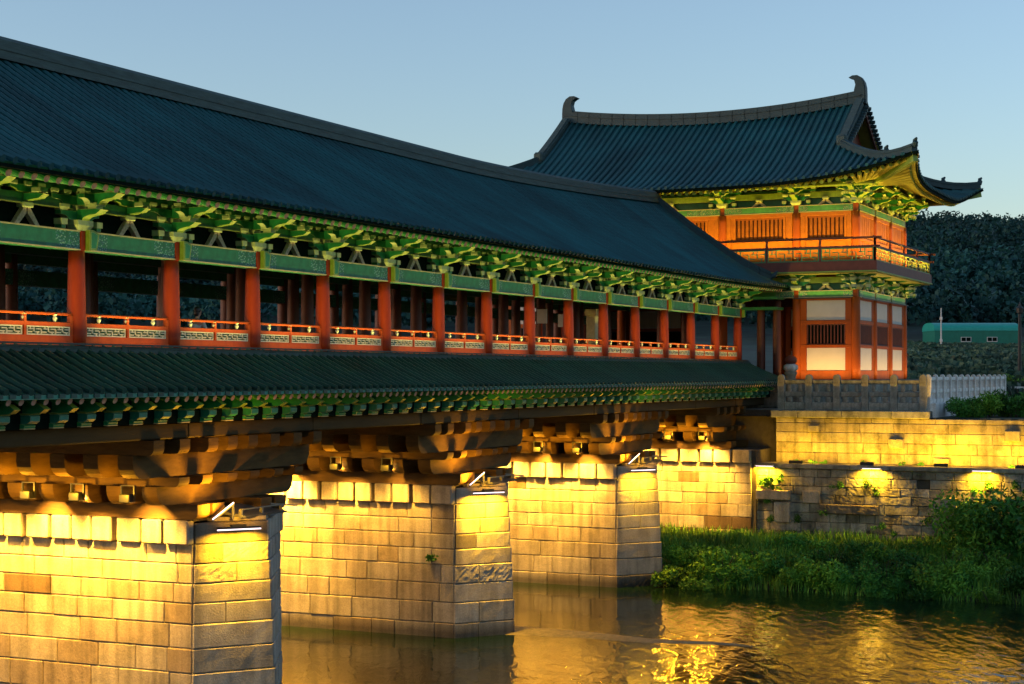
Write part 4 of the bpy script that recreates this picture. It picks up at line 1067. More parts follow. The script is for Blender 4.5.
for sy in (-1, 1):
    e = Vector(front_pt(sy*8.15, 0, -1)); mb = MB()
    # owl tail ridge end curling inwards; profile as (distance outwards along y, z)
    pr = [(-.55, .42), (-.50, .75), (-.42, 1.05), (-.50, 1.32), (-.72, 1.46), (-.86, 1.50), (-.62, 1.62), (-.30, 1.62), (-.02, 1.46), (.16, 1.18), (.24, .85), (.26, .45), (.26, -.12), (-.55, -.12)]
    pr = [(a*.80+.05, b*.84) for a, b in pr]
    mb.prism([(e.y+sy*a, e.z+b) for a, b in pr], 'x', e.x-.20, e.x+.20); mb.prism([(e.y+sy*(a*.86-.03), e.z+.06+b*.93) for a, b in pr], 'x', e.x-.235, e.x+.235)
    build('ridge_end_ornament', mb, 'chiwi', tower, loc=e)
    for sx in (-1, 1):
        pts = [front_pt(sy*8.12, .05+.43*i/8, sx) for i in range(9)]
        mb = ridge_bar(pts, None, None, ((.20, .02, .30), (.24, .30, .36), (.16, .36, .46)))
        q = Vector(pts[-1]); mb.box(q.x-.28, q.x+.28, q.y-.25, q.y+.25, q.z-.02, q.z+.52, ch=.1)
        build('verge_ridge', mb, 'ridge_tile', tower, loc=pts[0])
        pts = []
        for i in range(11):
            y = RG+(RB-RG)*(.02+.95*i/10); p = Vector(front_pt(sy*y, t_hip(y), sx)); p.z = max(p.z, side_pt(sx*t_hip(y)*RA, (y-RG)/(RB-RG), sy)[2]); pts.append(p)
        mb = ridge_bar(pts, None, None, ((.16, .0, .24), (.19, .24, .29), (.12, .29, .38)))
        for f in (7, 10):
            q = pts[f]; d = Vector((sx, sy, 0)).normalized()
            mb.tube([q+Vector((0, 0, .25)), q+d*.08+Vector((0, 0, .42)), q+d*.05+Vector((0, 0, .52)), q+d*.18+Vector((0, 0, .60))], [.15, .13, .10, .05], 8)
        build('hip_ridge', mb, 'chiwi', tower, loc=pts[0])
    # gable: red boards in a recess behind the verge, row of tile ends above
    y = RYC+sy*7.55; mb = MB()
    zb = hh(3.8/RA)-.1
    pts = [(RXC-3.5, zb)]+[(RXC-RA*t, hh(t)+.12) for t in [.43*(1-i/8) for i in range(9)]]+[(RXC+RA*t, hh(t)+.12) for t in [.43*i/8 for i in range(1, 9)]]+[(RXC+3.5, zb)]
    mb.prism([(a, min(b, 13.6)) for a, b in pts], 'y', y-.06, y+.06); build('gable_wall', mb, 'maroon', tower, loc=(RXC, y, zb))
    mb = MB()
    for sx in (-1, 1):
        P = [(RXC+sx*RA*t, RYC+sy*8.28, hh(t)+.48) for t in [.02+.45*i/10 for i in range(11)]]
        for p, q in zip(P[:-1], P[1:]): mb.bar(Vector(p)-Vector((0, 0, .22)), Vector(q)-Vector((0, 0, .22)), .07, .30)
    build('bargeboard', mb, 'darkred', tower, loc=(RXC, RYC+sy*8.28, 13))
    for sx in (-1, 1):
        mb = MB()
        for i in range(13):
            t = .03+.43*i/12; p = Vector((RXC+sx*RA*t, RYC+sy*8.15, hh(t)+.45)); mb.tube([p, p+Vector((0, sy*.42, -.05))], .10, 8)
        build('verge_tiles', mb, 'chiwi', tower, loc=(RXC, RYC+sy*8.3, 13))
# rafters
rest = MB(); cnt = 0
def raft(p, q, single):
    global cnt
    p = Vector(p); q = Vector(q)
    if single and cnt < 97:
        cnt += 1; mb = MB(); mb.tube([p, q], .10, 8, 0, True, 1); build('rafter', mb, ['soffit', 'lime'], tower, loc=p)
    else: rest.tube([p, q], .085, 7, 0, True, 1)
for sx in (-1, 1):
    y = -9.2
    while y <= 9.2: raft(front_pt(y, .63, sx, -.34), front_pt(y, .962, sx, -.30), sx < 0 and y < 5); y += .37
for sy in (-1, 1):
    x = -5.2
    while x <= 5.2: raft(side_pt(x, .22, sy, -.34), side_pt(x, .93, sy, -.30), sy < 0); x += .37
    for sx in (-1, 1):
        c = Vector((RXC+sx*5.3, RYC+sy*9.35, 9.02))
        for i in range(8):
            y = 9.5+2.35*i/7; raft(c, front_pt(sy*y, .962, sx, -.245), sy < 0)
            x = 5.5+2.3*i/7; raft(c, side_pt(sx*x, .93, sy, -.245), sy < 0)
build('rafter', rest, ['soffit', 'lime'], tower, kind='stuff')
for sx in (-1, 1):
    for sy in (-1, 1):
        mb = MB(); a = Vector((RXC+sx*4.6, RYC+sy*8.7, 8.95)); b = Vector(front_pt(sy*RB*.99, .985, sx, -.30)); m_ = a.lerp(b, .55)-Vector((0, 0, .14))
        for p, q in ((a, m_), (m_, b)): mb.bar(p, q+(q-p)*.02, .24, .34)
        mb.bar(m_+Vector((0, 0, .26)), b+Vector((0, 0, .22)), .2, .16); build('hip_rafter', mb, 'lime', tower, loc=b)
# columns
clo = column_mesh(-.32, 3.70, .215, .20, None, 'column', 'towerred'); cup_ = column_mesh(5.36, 7.85, .20, .185, None, 'upper_column', 'towerred')
outer = [(x, y) for x in CX for y in CY if x in (CX[0], CX[-1]) or y in (CY[0], CY[-1])]
for x, y in outer: put('column', clo, tower, (x, y, 0)); put('upper_column', cup_, tower, (x, y, 0))
nk = MB(); nk.box(-.11, .11, -.11, .11, 0, .36); nkm = nk.mesh('column_neck', 'towerred')
def side_of(i): return i
def frame_bay(a, b, out, rz, lower=True, opening=False):
    """one bay of wall between columns at a and b; out = outward unit vector, rz turns -y to it"""
    a = Vector((*a, 0)); b = Vector((*b, 0)); L = (b-a).length; mid = (a+b)/2
    w = L-.40
    def P(mb, x0, x1, z0, z1, y0, y1, mi=0, ch=.01): mb.box(x0, x1, y0, y1, z0, z1, mi, ch)
    def putm(nm, mb, mats, par=tower): return put(nm, mb.mesh(nm, mats), par, (mid.x, mid.y, 0), rz)
    h = w/2
    if lower and not opening:
        mb = MB()
        for z0, z1 in ((-.30, .17), (1.28, 1.42), (2.42, 2.60), (3.58, 3.70)): P(mb, -h, h, z0, z1, -.10, .08)
        for s in (-1, 1): P(mb, s*h-(.30 if s > 0 else 0), s*h+(.30 if s < 0 else 0), .172, 3.578, -.085, .07)
        putm('wall_frame', mb, 'towerred')
        for z0, z1 in ((.18, 1.27), (2.61, 3.57)):
            mb = MB(); P(mb, -h+.302, h-.302, z0, z1, -.055, .04); putm('plaster_panel', mb, 'plaster')
        mb = MB(); P(mb, -h+.302, h-.302, 1.425, 2.415, .02, .05); o = putm('window', mb, 'blackboard')
        mb = MB(); n = max(5, int((w-.6)/.17))
        for i in range(n+1):
            x = -h+.34+(w-.68)*i/n; P(mb, x-.03, x+.03, 1.425, 2.415, -.06, .01, 0, .005)
        P(mb, -h+.302, h-.302, 1.425, 1.47, -.075, .015); P(mb, -h+.302, h-.302, 2.37, 2.415, -.075, .015)
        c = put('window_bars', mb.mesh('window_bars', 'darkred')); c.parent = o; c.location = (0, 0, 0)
    if not lower:
        mb = MB()
        for z0, z1 in ((5.37, 5.62), (6.46, 6.60), (7.66, 7.85)): P(mb, -h, h, z0, z1, -.10, .08)
        ww = w*.36
        for s in (-1, 1):
            P(mb, s*h-(.22 if s > 0 else 0), s*h+(.22 if s < 0 else 0), 5.622, 7.658, -.085, .07)
            P(mb, s*(ww+.06)-.06, s*(ww+.06)+.06, 6.602, 7.658, -.08, .06)
        P(mb, -h+.222, h-.222, 5.622, 6.458, -.045, .05)
        if out[0] == 0:
            P(mb, -ww-.118, ww+.118, 6.602, 7.658, -.045, .05)
            for x in (-.6, -.2, .2, .6): P(mb, x-.015, x+.015, 5.63, 7.65, -.06, -.046)
        for s in (-1, 1): P(mb, min(s*(ww+.122), s*(h-.222)), max(s*(ww+.122), s*(h-.222)), 6.602, 7.658, -.045, .05)
        putm('wall_panel', mb, 'orange')
    if not lower and out[0] != 0:
        mb = MB(); P(mb, -ww, ww, 6.602, 7.658, .01, .04); o = putm('window', mb, 'orange')
        mb = MB(); n = int(2*ww/.21)
        for i in range(n+1):
            x = -ww+.05+(2*ww-.1)*i/n; P(mb, x-.028, x+.028, 6.602, 7.56, -.06, 0, 0, .005)
        P(mb, -ww, ww, 6.602, 6.64, -.075, .005, 0, .005)
        c = put('window_bars', mb.mesh('window_bars', 'barwood')); c.parent = o; c.location = (0, 0, 0)
    # lintel, strut and boards above
    z = 3.702 if lower else 7.852
    lm = MB(); lm.box(-L/2+.12, L/2-.12, -.15, .15, z, z+.34, 0, ch=.01); lm.box(-L/2+.12, L/2-.12, -.165, -.148, z, z+.03, 1); lm.box(-L/2+.12, L/2-.12, -.165, -.148, z+.31, z+.34, 1)
    put('lintel', lm.mesh('lintel', ['beamlime', 'cream']), tower, (mid.x, mid.y, 0), rz)
    lm = MB(); lm.box(-L/2, L/2, .05, .11, z+.342, z+(.82 if lower else 1.12)); put('dark_board', lm.mesh('dark_board', 'deepgreen'), tower, (mid.x, mid.y, 0), rz)
    lm = MB(); lm.box(-L/2+.2, L/2-.2, -.10, .048, z+.80-.10, z+.98-.0); put('tie_beam', lm.mesh('tie_beam', 'lime'), tower, (mid.x, mid.y, 0), rz)
    o = put('a_frame_strut', STRUT_T, tower, (mid.x+out[0]*.05, mid.y+out[1]*.05, z+.342), rz)
STRUT_T = a_strut_mesh(.26, .80, 'cream')
for lower in (True, False):
    for i in range(5): frame_bay((XT, CY[i]), (XT, CY[i+1]), (-1, 0), R(-90), lower, opening=(i in (1, 2, 3)))
    for i in range(5): frame_bay((XR, CY[i]), (XR, CY[i+1]), (1, 0), R(90), lower, opening=(i == 2))
    for i in range(3):
        frame_bay((CX[i], YT), (CX[i+1], YT), (0, -1), 0, lower); frame_bay((CX[i], YR), (CX[i+1], YR), (0, 1), R(180), lower)
    z = 3.702 if lower else 7.852
    for x, y in outer: put('column_neck', nkm, tower, (x, y, z))
    for y in CY: bracket(tower, (XT, y, z+.36), R(-90), 'short' if lower else 'big', False); bracket(tower, (XR, y, z+.36), R(90), 'short' if lower else 'big', False)
    for x in CX: bracket(tower, (x, YT, z+.36), 0, 'short' if lower else 'big', False); bracket(tower, (x, YR, z+.36), R(180), 'short' if lower else 'big', False)
    for y, rz in ((YT, R(-45)), (YR, R(-135))): bracket(tower, (XT, y, z+.365), rz, 'short' if lower else 'big', False)
    bracket(tower, (XR, YT, z+.365), R(45), 'short' if lower else 'big', False)
    zz = z+1.20
    pm = MB(); r_ = .85 if lower else 1.05
    if not lower:
        pm.tube([(XT-r_, YT-r_, zz), (XT-r_, YR+r_, zz)], .11, 10); pm.tube([(XT-r_, YT-r_, zz), (XR+r_, YT-r_, zz)], .11, 10); pm.tube([(XR+r_, YT-r_, zz), (XR+r_, YR+r_, zz)], .11, 10)
        build('eave_purlin', pm, 'lime', tower)
mb = MB(); mb.box(XT+.3, XR-.3, YT+.3, YR-.3, 7.9, 8.1); mb.box(XT+.3, XR-.3, YT+.3, YR-.3, 8.6, 8.7); build('ceiling_boards', mb, 'deepgreen', tower)
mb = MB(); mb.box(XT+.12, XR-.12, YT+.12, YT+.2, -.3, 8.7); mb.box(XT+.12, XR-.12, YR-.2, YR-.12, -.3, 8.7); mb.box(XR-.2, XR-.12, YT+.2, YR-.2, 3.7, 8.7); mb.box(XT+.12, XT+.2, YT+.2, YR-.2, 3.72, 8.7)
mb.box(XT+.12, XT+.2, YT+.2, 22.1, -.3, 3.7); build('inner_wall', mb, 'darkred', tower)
# balcony
BX0, BX1, BY0, BY1 = 79.72, 92.93, 18.02, 39.2
mb = MB(); mb.box(BX0+.06, BX1-.06, BY0+.06, BY1-.06, 4.80, 5.34); build('balcony_floor', mb, 'soffit', tower)
mb = MB()
mb.box(BX0, BX0+.055, BY0, BY1, 4.90, 5.36, ch=.01); mb.box(BX1-.055, BX1, BY0, BY1, 4.90, 5.36, ch=.01); mb.box(BX0+.057, BX1-.057, BY0, BY0+.055, 4.90, 5.36, ch=.01); mb.box(BX0+.057, BX1-.057, BY1-.055, BY1, 4.90, 5.36, ch=.01)
build('balcony_fascia', mb, 'maroon', tower)
mb = MB(); mb.box(BX0-.03, BX1+.03, BY0-.03, BY1+.03, 4.84, 4.897); build('balcony_edge', mb, 'lime', tower)
def rail_run(a, b, rz, n, mat):
    a = Vector((*a, 0)); b = Vector((*b, 0)); L = (b-a).length; mid = (a+b)/2
    mb = MB(); mb.tube([(-L/2-.32, 0, 6.45), (L/2+.32, 0, 6.45)], .055, 8); mb.box(-L/2-.25, L/2+.25, -.045, .045, 5.99, 6.085)
    for i in range(n+1): x = -L/2+L*i/n; mb.box(x-.05, x+.05, -.05, .05, 5.36, 6.52, 0, .01)
    o = put('balcony_railing', mb.mesh('balcony_railing', 'maroon'), tower, (mid.x, mid.y, 0), rz)
    w = L/n-.1; lt = MB(); lattice(lt, w, .62, -.03, .03, 6, 0, .05); me = lt.mesh('lattice_panel', mat)
    for i in range(n): c = put('lattice_panel', me); c.parent = o; c.location = (-L/2+L*i/n+.05, 0, 5.37)
rail_run((BX0+.1, BY0+.1), (BX0+.1, BY1-.1), R(-90), 8, 'green'); rail_run((BX0+.1, BY0+.1), (BX1-.1, BY0+.1), 0, 4, 'lime')
rail_run((BX1-.1, BY0+.1), (BX1-.1, BY1-.1), R(90), 8, 'lime')

# tower lighting: hidden strips behind the balcony railing, ground strips on the podium
t = thing('balcony_lamps', 'warm strip lamps along the balcony floor washing the upper tower walls', 'lamp', (80, 18.4, 5.36))
mb = MB(); mb.box(79.92, 79.98, 18.3, 39, 5.342, 5.40); mb.box(80, 92.6, 18.22, 18.28, 5.342, 5.40); build('lamp_channel', mb, 'darkmetal', t)
for a, b in ((18.4, 22.2), (22.4, 25.9), (26.1, 30), (31, 35), (35.2, 38.9)):
    strip_light(t, (79.98, a, 5.44), (79.98, b, 5.44), (.14, 0, 1), 42, (1, .62, .05))
for a, b in ((80.2, 84.4), (84.6, 88.0), (88.2, 92.4)): strip_light(t, (a, 18.28, 5.44), (b, 18.28, 5.44), (0, .14, 1), 44, (1, .62, .05))
t = thing('podium_lamps', 'warm strip lamps on the podium in front of the lower tower walls', 'lamp', (80.2, 18.6, -.3))
mb = MB(); mb.box(80.05, 80.13, 18.8, 22.4, -.318, -.26); mb.box(80.4, 92, 18.42, 18.5, -.318, -.26); build('lamp_channel', mb, 'darkmetal', t)
strip_light(t, (80.12, 18.9, -.22), (80.12, 22.4, -.22), (.42, 0, 1), 15, (1, .56, .14))
strip_light(t, (80.5, 18.5, -.22), (92, 18.5, -.22), (0, .42, 1), 26, (1, .60, .20))
t = thing('bracket_lamps', 'small strip lamps under the balcony edge lighting the lower brackets', 'lamp', (80.4, 18.9, 3.9))
mb = MB(); mb.box(80.70, 80.75, 19.5, 22.3, 3.64, 3.69); mb.box(81.2, 91.6, 18.99, 19.04, 3.64, 3.69); build('lamp_channel', mb, 'darkmetal', t)
strip_light(t, (80.72, 19.4, 3.72), (80.72, 22.3, 3.72), (-.3, 0, 1), 4, (1, .68, .12)); strip_light(t, (81.2, 19.01, 3.72), (91.6, 19.01, 3.72), (0, -.3, 1), 10, (1, .68, .12))

# lamps on the retaining wall and floodlights on the ledge
for j, (y, lab) in enumerate([(21.7, 'next to the bridge abutment, weeds below it'), (16.9, 'in the middle of the wall, stepped stones below it'), (12.2, 'at the right, just above the bushes'), (7.4, 'farthest to the right')]):
    if j == 3: continue
    t = thing('wall_lamp', 'bright downward lamp under the ledge, '+lab, 'wall lamp', (73.75, y, -4.1), 'lamps under the ledge')
    mb = MB(); mb.box(73.62, 73.9, y-.42, y+.42, -4.10, -4.03, ch=.01); build('housing', mb, 'metal', t)
    mb = MB(); mb.box(73.64, 73.88, y-.38, y+.38, -4.125, -4.102); build('lens', mb, 'tube', t)
    strip_light(t, (73.74, y-.4, -4.15), (73.74, y+.4, -4.15), (.12, 0, -1), 62 if j else 75, GOLD)
for j, (y, e) in enumerate([(20.4, 28), (17.2, 36), (14.0, 56), (10.6, 46), (6.5, 30)]):
    if y < 8: continue
    t = thing('ledge_floodlight', ['low dark floodlight on the ledge nearest the bridge', 'low dark floodlight on the ledge above the middle wall lamp', 'low dark floodlight on the ledge below the balustrade corner', 'low dark floodlight on the ledge farthest right'][j], 'floodlight', (74.3, y, -4.0), 'floodlights on the ledge')
    mb = MB(); mb.box(74.15, 74.35, y-.3, y+.3, -4.0, -3.86, ch=.02); build('housing', mb, 'darkmetal', t)
    mb = MB(); mb.box(74.353, 74.36, y-.27, y+.27, -3.98, -3.88); build('lens', mb, 'warmglow', t)
    strip_light(t, (74.40, y-1.3, -3.93), (74.40, y+1.3, -3.93), (1, 0, .75), e, GOLD)
t = thing('ledge_floodlight', 'floodlight lighting the terrace wall at the frame edge', 'floodlight', (74.3, 6.5, -4.0), 'floodlights on the ledge') if False else None

# ------------------------------------------------------------------ small things in the bridge
def board(x, y, w, h, z, label, mat, h0=DECK):
    t = thing('notice_board', label, 'notice board', (x, y, h0), 'notice boards inside the bridge')
    mb = MB(); mb.box(x-.03, x+.03, y-.03, y+.03, h0, z, 0); mb.box(x-.2, x+.2, y-.2, y+.2, h0, h0+.04); build('stand', mb, 'red', t)
    mb = MB(); mb.box(x-.02, x+.02, y-w/2, y+w/2, z, z+h, ch=.006); build('panel', mb, mat, t, loc=(x, y, z))
board(60.0, 26.5, .42, .55, 1.95, 'square white notice board on a slim stand inside the covered bridge', 'whitepaint')
board(61.5, 26.3, .34, .50, 1.85, 'smaller white notice board just right of the square one inside the bridge', 'whitepaint')
t = thing('lit_tone_column', 'inner column with lamplight painted in as pale yellow, inside the covered bridge', 'pillar', (63.7, 25.9, DECK))
mb = MB(); mb.box(63.5, 63.9, 25.7, 26.1, DECK, 2.3, ch=.02); build('shaft', mb, 'cream', t)  # cream carries the lamplight falling on this column
mb = MB(); mb.box(63.45, 63.95, 25.65, 26.15, 2.36, 2.62, ch=.02); mb.box(63.5, 63.9, 25.7, 26.1, 2.303, 2.357); build('capital', mb, 'cream', t)

# ------------------------------------------------------------------ far things on the right
def polar(u, F): return (.9075*F+.42*(u-512)/1700*F, .42*F-.9075*(u-512)/1700*F)
t = thing('metal_shed', 'long turquoise sheet metal shed with rounded roof at the foot of the wooded hill', 'shed', (*polar(972, 205), 3.0))
F = 205; s_ = F/1700
c = Vector((*polar(970, F), 0)); ux = Vector((.42, -.9075, 0)); uy = Vector((.9075, .42, 0))
def shed_part(name, prof, x0, x1, mat, par):
    mb = MB(); mb.prism(prof, 'x', x0, x1)
    mb.v = [tuple(c+ux*x+uy*y+Vector((0, 0, z))) for x, y, z in mb.v]; return build(name, mb, mat, par)
zb, zt = 27*s_, 51*s_; hl = 42*s_; wd = 3.0
shed_part('wall', [(-wd, zb-1.5), (-wd, zb+1.9), (wd, zb+1.9), (wd, zb-1.5)], -hl+.05, hl-.05, 'shedwall', t)
pr = [(-wd-.06, zb+1.902)]
for i in range(1, 12): a = math.pi*(1-i/12); pr.append(((wd+.06)*math.copysign(abs(math.cos(a))**.7, math.cos(a)), zb+1.902+(zt-zb-1.9)*math.sin(a)**.8))
pr.append((wd+.06, zb+1.902)); shed_part('roof', pr, -hl, hl, 'shedroof', t)
for x in (-1.3, 1.8):
    o = shed_part('window_frame', [(-wd-.05, zb+.55), (-wd-.05, zb+1.15), (-wd+.02, zb+1.15), (-wd+.02, zb+.55)], x-.62, x+.62, 'whitepaint', t)
    for dx in (-.36, .36):
        w_ = shed_part('pane', [(-wd-.07, zb+.65), (-wd-.07, zb+1.08), (-wd-.052, zb+1.08), (-wd-.052, zb+.65)], x+dx*.8-.25, x+dx*.8+.25, 'blackboard', None)
        w_.parent = o; w_.location = w_.location - wloc(o)
x, y = polar(941, 190); s_ = 190/1700
t = thing('utility_pole', 'thin white pole with small fittings standing in front of the turquoise shed', 'pole', (x, y, 2.2))
mb = MB(); mb.tube([(x, y, 2.2), (x, y, 66*s_)], [.11, .06], 8); build('shaft', mb, 'whitepaint', t)
mb = MB(); mb.box(x-.15, x+.15, y-.15, y+.15, 54*s_, 57*s_, ch=.03); mb.box(x-.14, x+.14, y-.14, y+.14, 32*s_, 35*s_, ch=.03); build('fitting', mb, 'whitepaint', t)
x, y = polar(1019.5, 118); s_ = 118/1700
t = thing('street_lamp', 'tall dark street lamp at the right edge beyond the balustrade', 'street lamp', (x, y, -1.5))
mb = MB(); mb.tube([(x, y, -1.5), (x, y, 68*s_)], [.16, .09], 10); build('shaft', mb, 'darkmetal', t)
mb = MB(); mb.lathe([(.05, 60*s_), (.22, 61*s_), (.26, 66*s_), (.10, 68*s_), (.03, 72*s_)], x, y, 10); build('lantern', mb, 'darkmetal', t)
x, y = polar(1016, 100)
t = thing('garden_wall', 'low pale concrete wall at the right edge behind the balustrade', 'low wall', (x, y, -2))
mb = MB()
mb.prism([(-.15, -2.3), (-.15, -.86), (.15, -.86), (.15, -2.3)], 'x', 0, 9)
a = Vector((*polar(1001, 101), 0)); mb.v = [tuple(a+ux*X_+uy*Y_+Vector((0, 0, Z_))) for X_, Y_, Z_ in mb.v]; build('wall', mb, 'terracestone', t)
mb = MB(); mb.prism([(-.2, -.857), (-.2, -.75), (.2, -.75), (.2, -.857)], 'x', 0, 9); mb.v = [tuple(a+ux*X_+uy*Y_+Vector((0, 0, Z_))) for X_, Y_, Z_ in mb.v]; build('coping', mb, 'pale', t)

# ------------------------------------------------------------------ vegetation
def leaf_cloud(n, seed, rx, ry, rz, size, flat=.0, lump=5):
    rg = np.random.default_rng(seed)
    cen = np.stack([rg.uniform(-rx*.6, rx*.6, lump), rg.uniform(-ry*.6, ry*.6, lump), rg.uniform(rz*.25, rz*.75, lump)], 1)
    rad = rg.uniform(.35, .62, lump)
    w = rg.integers(0, lump, n); d = rg.normal(size=(n, 3)); d /= np.linalg.norm(d, axis=1)[:, None]
    rr = rg.uniform(.45, 1.05, (n, 1))
    c = cen[w]+d*rr*rad[w][:, None]*np.array([rx, ry, rz*.75]); c[:, 2] = np.abs(c[:, 2])
    a = rg.normal(size=(n, 3)); a[:, 2] += .5; a /= np.linalg.norm(a, axis=1)[:, None]
    b = rg.normal(size=(n, 3)); b -= a*(a*b).sum(1)[:, None]; b /= np.linalg.norm(b, axis=1)[:, None]
    s = rg.uniform(.6, 1.3, (n, 1))*size
    V = np.stack([c-a*s, c+b*s*.38, c+a*s*1.1, c-b*s*.38], 1).reshape(-1, 3)
    return V
def cloud_mesh(name, V, mat):
    me = bpy.data.meshes.new(name); me.from_pydata(V.tolist(), [], np.arange(len(V)).reshape(-1, 4).tolist()); me.materials.append(M[mat]); return me
SH = []
for i, (rx, rz, n) in enumerate(((1.0, 1.1, 1500), (1.3, 1.4, 2000), (.8, .9, 1100), (1.5, 2.0, 2600))):
    V = leaf_cloud(n, 50+i, rx, rx, rz, .10, lump=7+i); lm_ = cloud_mesh('foliage', V, 'leaf'); ld_ = cloud_mesh('foliage', V, 'leafdark')
    mb = MB(); rg = random.Random(i)
    for k in range(7):
        a = rg.uniform(0, 6.28); mb.tube([(0, 0, -.3), (rx*.25*math.cos(a), rx*.25*math.sin(a), rz*.4), (rx*.55*math.cos(a), rx*.55*math.sin(a), rz*.85)], [.03, .02, .008], 5)
    SH.append((lm_, ld_, mb.mesh('stem', 'bark'), rz))
def shrub(x, y, z, k, s, label, group=None, dark=False, name='shrub'):
    t = thing(name, label, 'shrub', (x, y, z), group)
    for nm, me in (('foliage', SH[k][1 if dark else 0]), ('stem', SH[k][2])):
        o = put(nm, me, t, (x, y, z), rnd.uniform(0, 6.28)); o.scale = (s, s, s*rnd.uniform(.85, 1.1))
for (u, F, k, s_, lab) in ((680, 65.2, 0, .85, 'bright low shrub touching the nose of the farthest pier at the water'), (694, 64.2, 0, .8, 'small leafy shrub at the water edge a step right of the farthest pier'), (688, 67.5, 1, .8, 'rounded shrub behind the farthest pier nose')):
    x, y = polar(u, F); shrub(x, y, bank_z(x, y)-.05, k, s_, lab)
GA = 'shrubs on the river bank'
for i in range(26): x = rnd.uniform(61.7, 63.4); y = 20.6-i*.8+rnd.uniform(-.5, .5); shrub(x, y, bank_z(x, y)-.12, rnd.choice((0, 1, 2)), rnd.uniform(.55, .9), 'low green shrub at the water edge in front of the bank thicket', 'shrubs along the water edge', rnd.random() < .5)
LB = 'dense green shrub on the river bank below the stone retaining wall'
rg = random.Random(77)
shrub(62.9, 20.1, bank_z(62.9, 20.1), 0, .95, 'yellow green shrub lit by the lamps beside the farthest bridge pier')
shrub(63.6, 19.0, bank_z(63.6, 19.0), 2, .9, 'low leafy shrub just right of the brightly lit one beside the farthest pier')
for i in range(16):
    x = rg.uniform(66.5, 72.8); y = rg.uniform(18.5, 24.5); shrub(x, y, bank_z(x, y)-.1, rg.choice((0, 2)), rg.uniform(.45, .65), 'leafy shrub in the thicket at the foot of the bridge abutment', 'shrubs below the abutment', rg.random() < .4)
for i in range(64):
    x = rg.uniform(62.1, 72.5); y = rg.uniform(2.0, 20.2)
    if x > 69 and y > 15: x -= 5
    shrub(x, y, bank_z(x, y)-.1, rg.choice((0, 1, 2)), rg.uniform(.55, .9), LB, GA, rg.random() < .65)
for i, (x, y, s) in enumerate(((69.5, 11.6, 1.0), (70.2, 9.6, 1.25), (68.0, 8.3, 1.3), (71.4, 8.0, 1.5), (69.0, 6.2, 1.4), (72.2, 11.0, 1.0), (66.0, 7.2, 1.0), (71, 5.0, 1.7))):
    shrub(x, y, bank_z(x, y)-.1, 3, s*1.25, 'tall bushy dark shrub crowding the right end of the retaining wall', 'tall shrubs at the right of the bank', i % 3 != 0, 'bush')
for i, (x, y, s) in enumerate(((77.4, 13.6, .75), (77.9, 12.6, .8), (78.6, 11.6, .85), (79.2, 10.8, .8), (80, 9.8, .9), (78.2, 13.9, .7), (80.6, 12.4, .8))):
    shrub(x, y, -2.0, 1, s, 'low dark bush on top of the terrace wall below the pale balustrade', 'bushes above the terrace wall', i % 3 != 1, 'bush')
for i, (u, F, s) in enumerate(((1010, 106, .9), (1018, 108, 1.1), (1000, 112, .8))):
    x, y = polar(u, F); shrub(x, y, -1.4, 1, s, 'small green bush behind the low concrete wall at the right', 'bushes behind the low wall', False, 'bush')
def grass():
    rg = np.random.default_rng(8); n = 46000
    x = 61.5+12.6*rg.random(n)**1.15; y = rg.uniform(-12, 27, n)
    keep = ~((x < 64.6) & (y > 21.2)) & (rg.random(n) < np.where(x < 64, .7, 1)); x = x[keep]; y = y[keep]; n = len(x)
    z = np.array([bank_z(a, b) for a, b in zip(x, y)])-.03
    patch = np.array([fbm(a*.45, b*.45, 11) for a, b in zip(x, y)])
    h = rg.uniform(.2, .55, n)*(.5+1.2*patch)*np.where(x > 67, 1.25, .9); th = rg.uniform(0, 6.283, n); ln = rg.uniform(.05, .5, n)*h
    w = rg.uniform(.014, .034, n); dx, dy = np.cos(th), np.sin(th)
    b0 = np.stack([x-dy*w, y+dx*w, z], 1); b1 = np.stack([x+dy*w, y-dx*w, z], 1)
    m0 = np.stack([x+dx*ln*.35-dy*w*.8, y+dy*ln*.35+dx*w*.8, z+h*.6], 1); m1 = np.stack([x+dx*ln*.35+dy*w*.8, y+dy*ln*.35-dx*w*.8, z+h*.6], 1)
    t0 = np.stack([x+dx*ln, y+dy*ln, z+h*.97], 1)
    V = np.stack([b0, b1, m1, m0, t0], 1).reshape(-1, 3); k = np.arange(n)*5
    F4 = np.stack([k, k+1, k+2, k+3], 1).tolist(); F3 = np.stack([k+3, k+2, k+4], 1).tolist()
    me = bpy.data.meshes.new('grass'); me.from_pydata(V.tolist(), [], F4+F3); me.materials.append(M['reed']); put('grass', me, kind='stuff')
grass()
# weeds rooted in the wall
wv = [cloud_mesh('weed_tuft', leaf_cloud(160, 90+i, .35, .4, .5, .07, lump=4), 'leafdark') for i in range(3)]
rg = random.Random(5)
for i in range(26):
    y = rg.uniform(8, 22); z = rg.uniform(-6.9, -4.5)
    o = put('weed_tuft', wv[i % 3], None, (73.85, y, z-.2), rg.uniform(0, 6.28)); o.scale = (.8,)*3
    tag(o, 'small weed tuft rooted in the joints of the old retaining wall', 'weed', 'weeds in the retaining wall')
for i in range(12):
    y = rg.uniform(9, 21.5); o = put('weed_tuft', wv[i % 3], None, (74.9+rg.uniform(-.2, .5), y, -4.05), rg.uniform(0, 6.28)); o.scale = (.6, .6, .45)
    tag(o, 'small weed tuft growing on the ledge above the retaining wall', 'weed', 'weeds on the ledge')
o = put('weed_tuft', cloud_mesh('weed_tuft', leaf_cloud(260, 99, .4, .5, .6, .08, lump=4), 'leaf'), None, (73.7, 21.55, -5.15)); tag(o, 'bright leafy weed lit under the wall lamp beside the bridge abutment', 'weed')
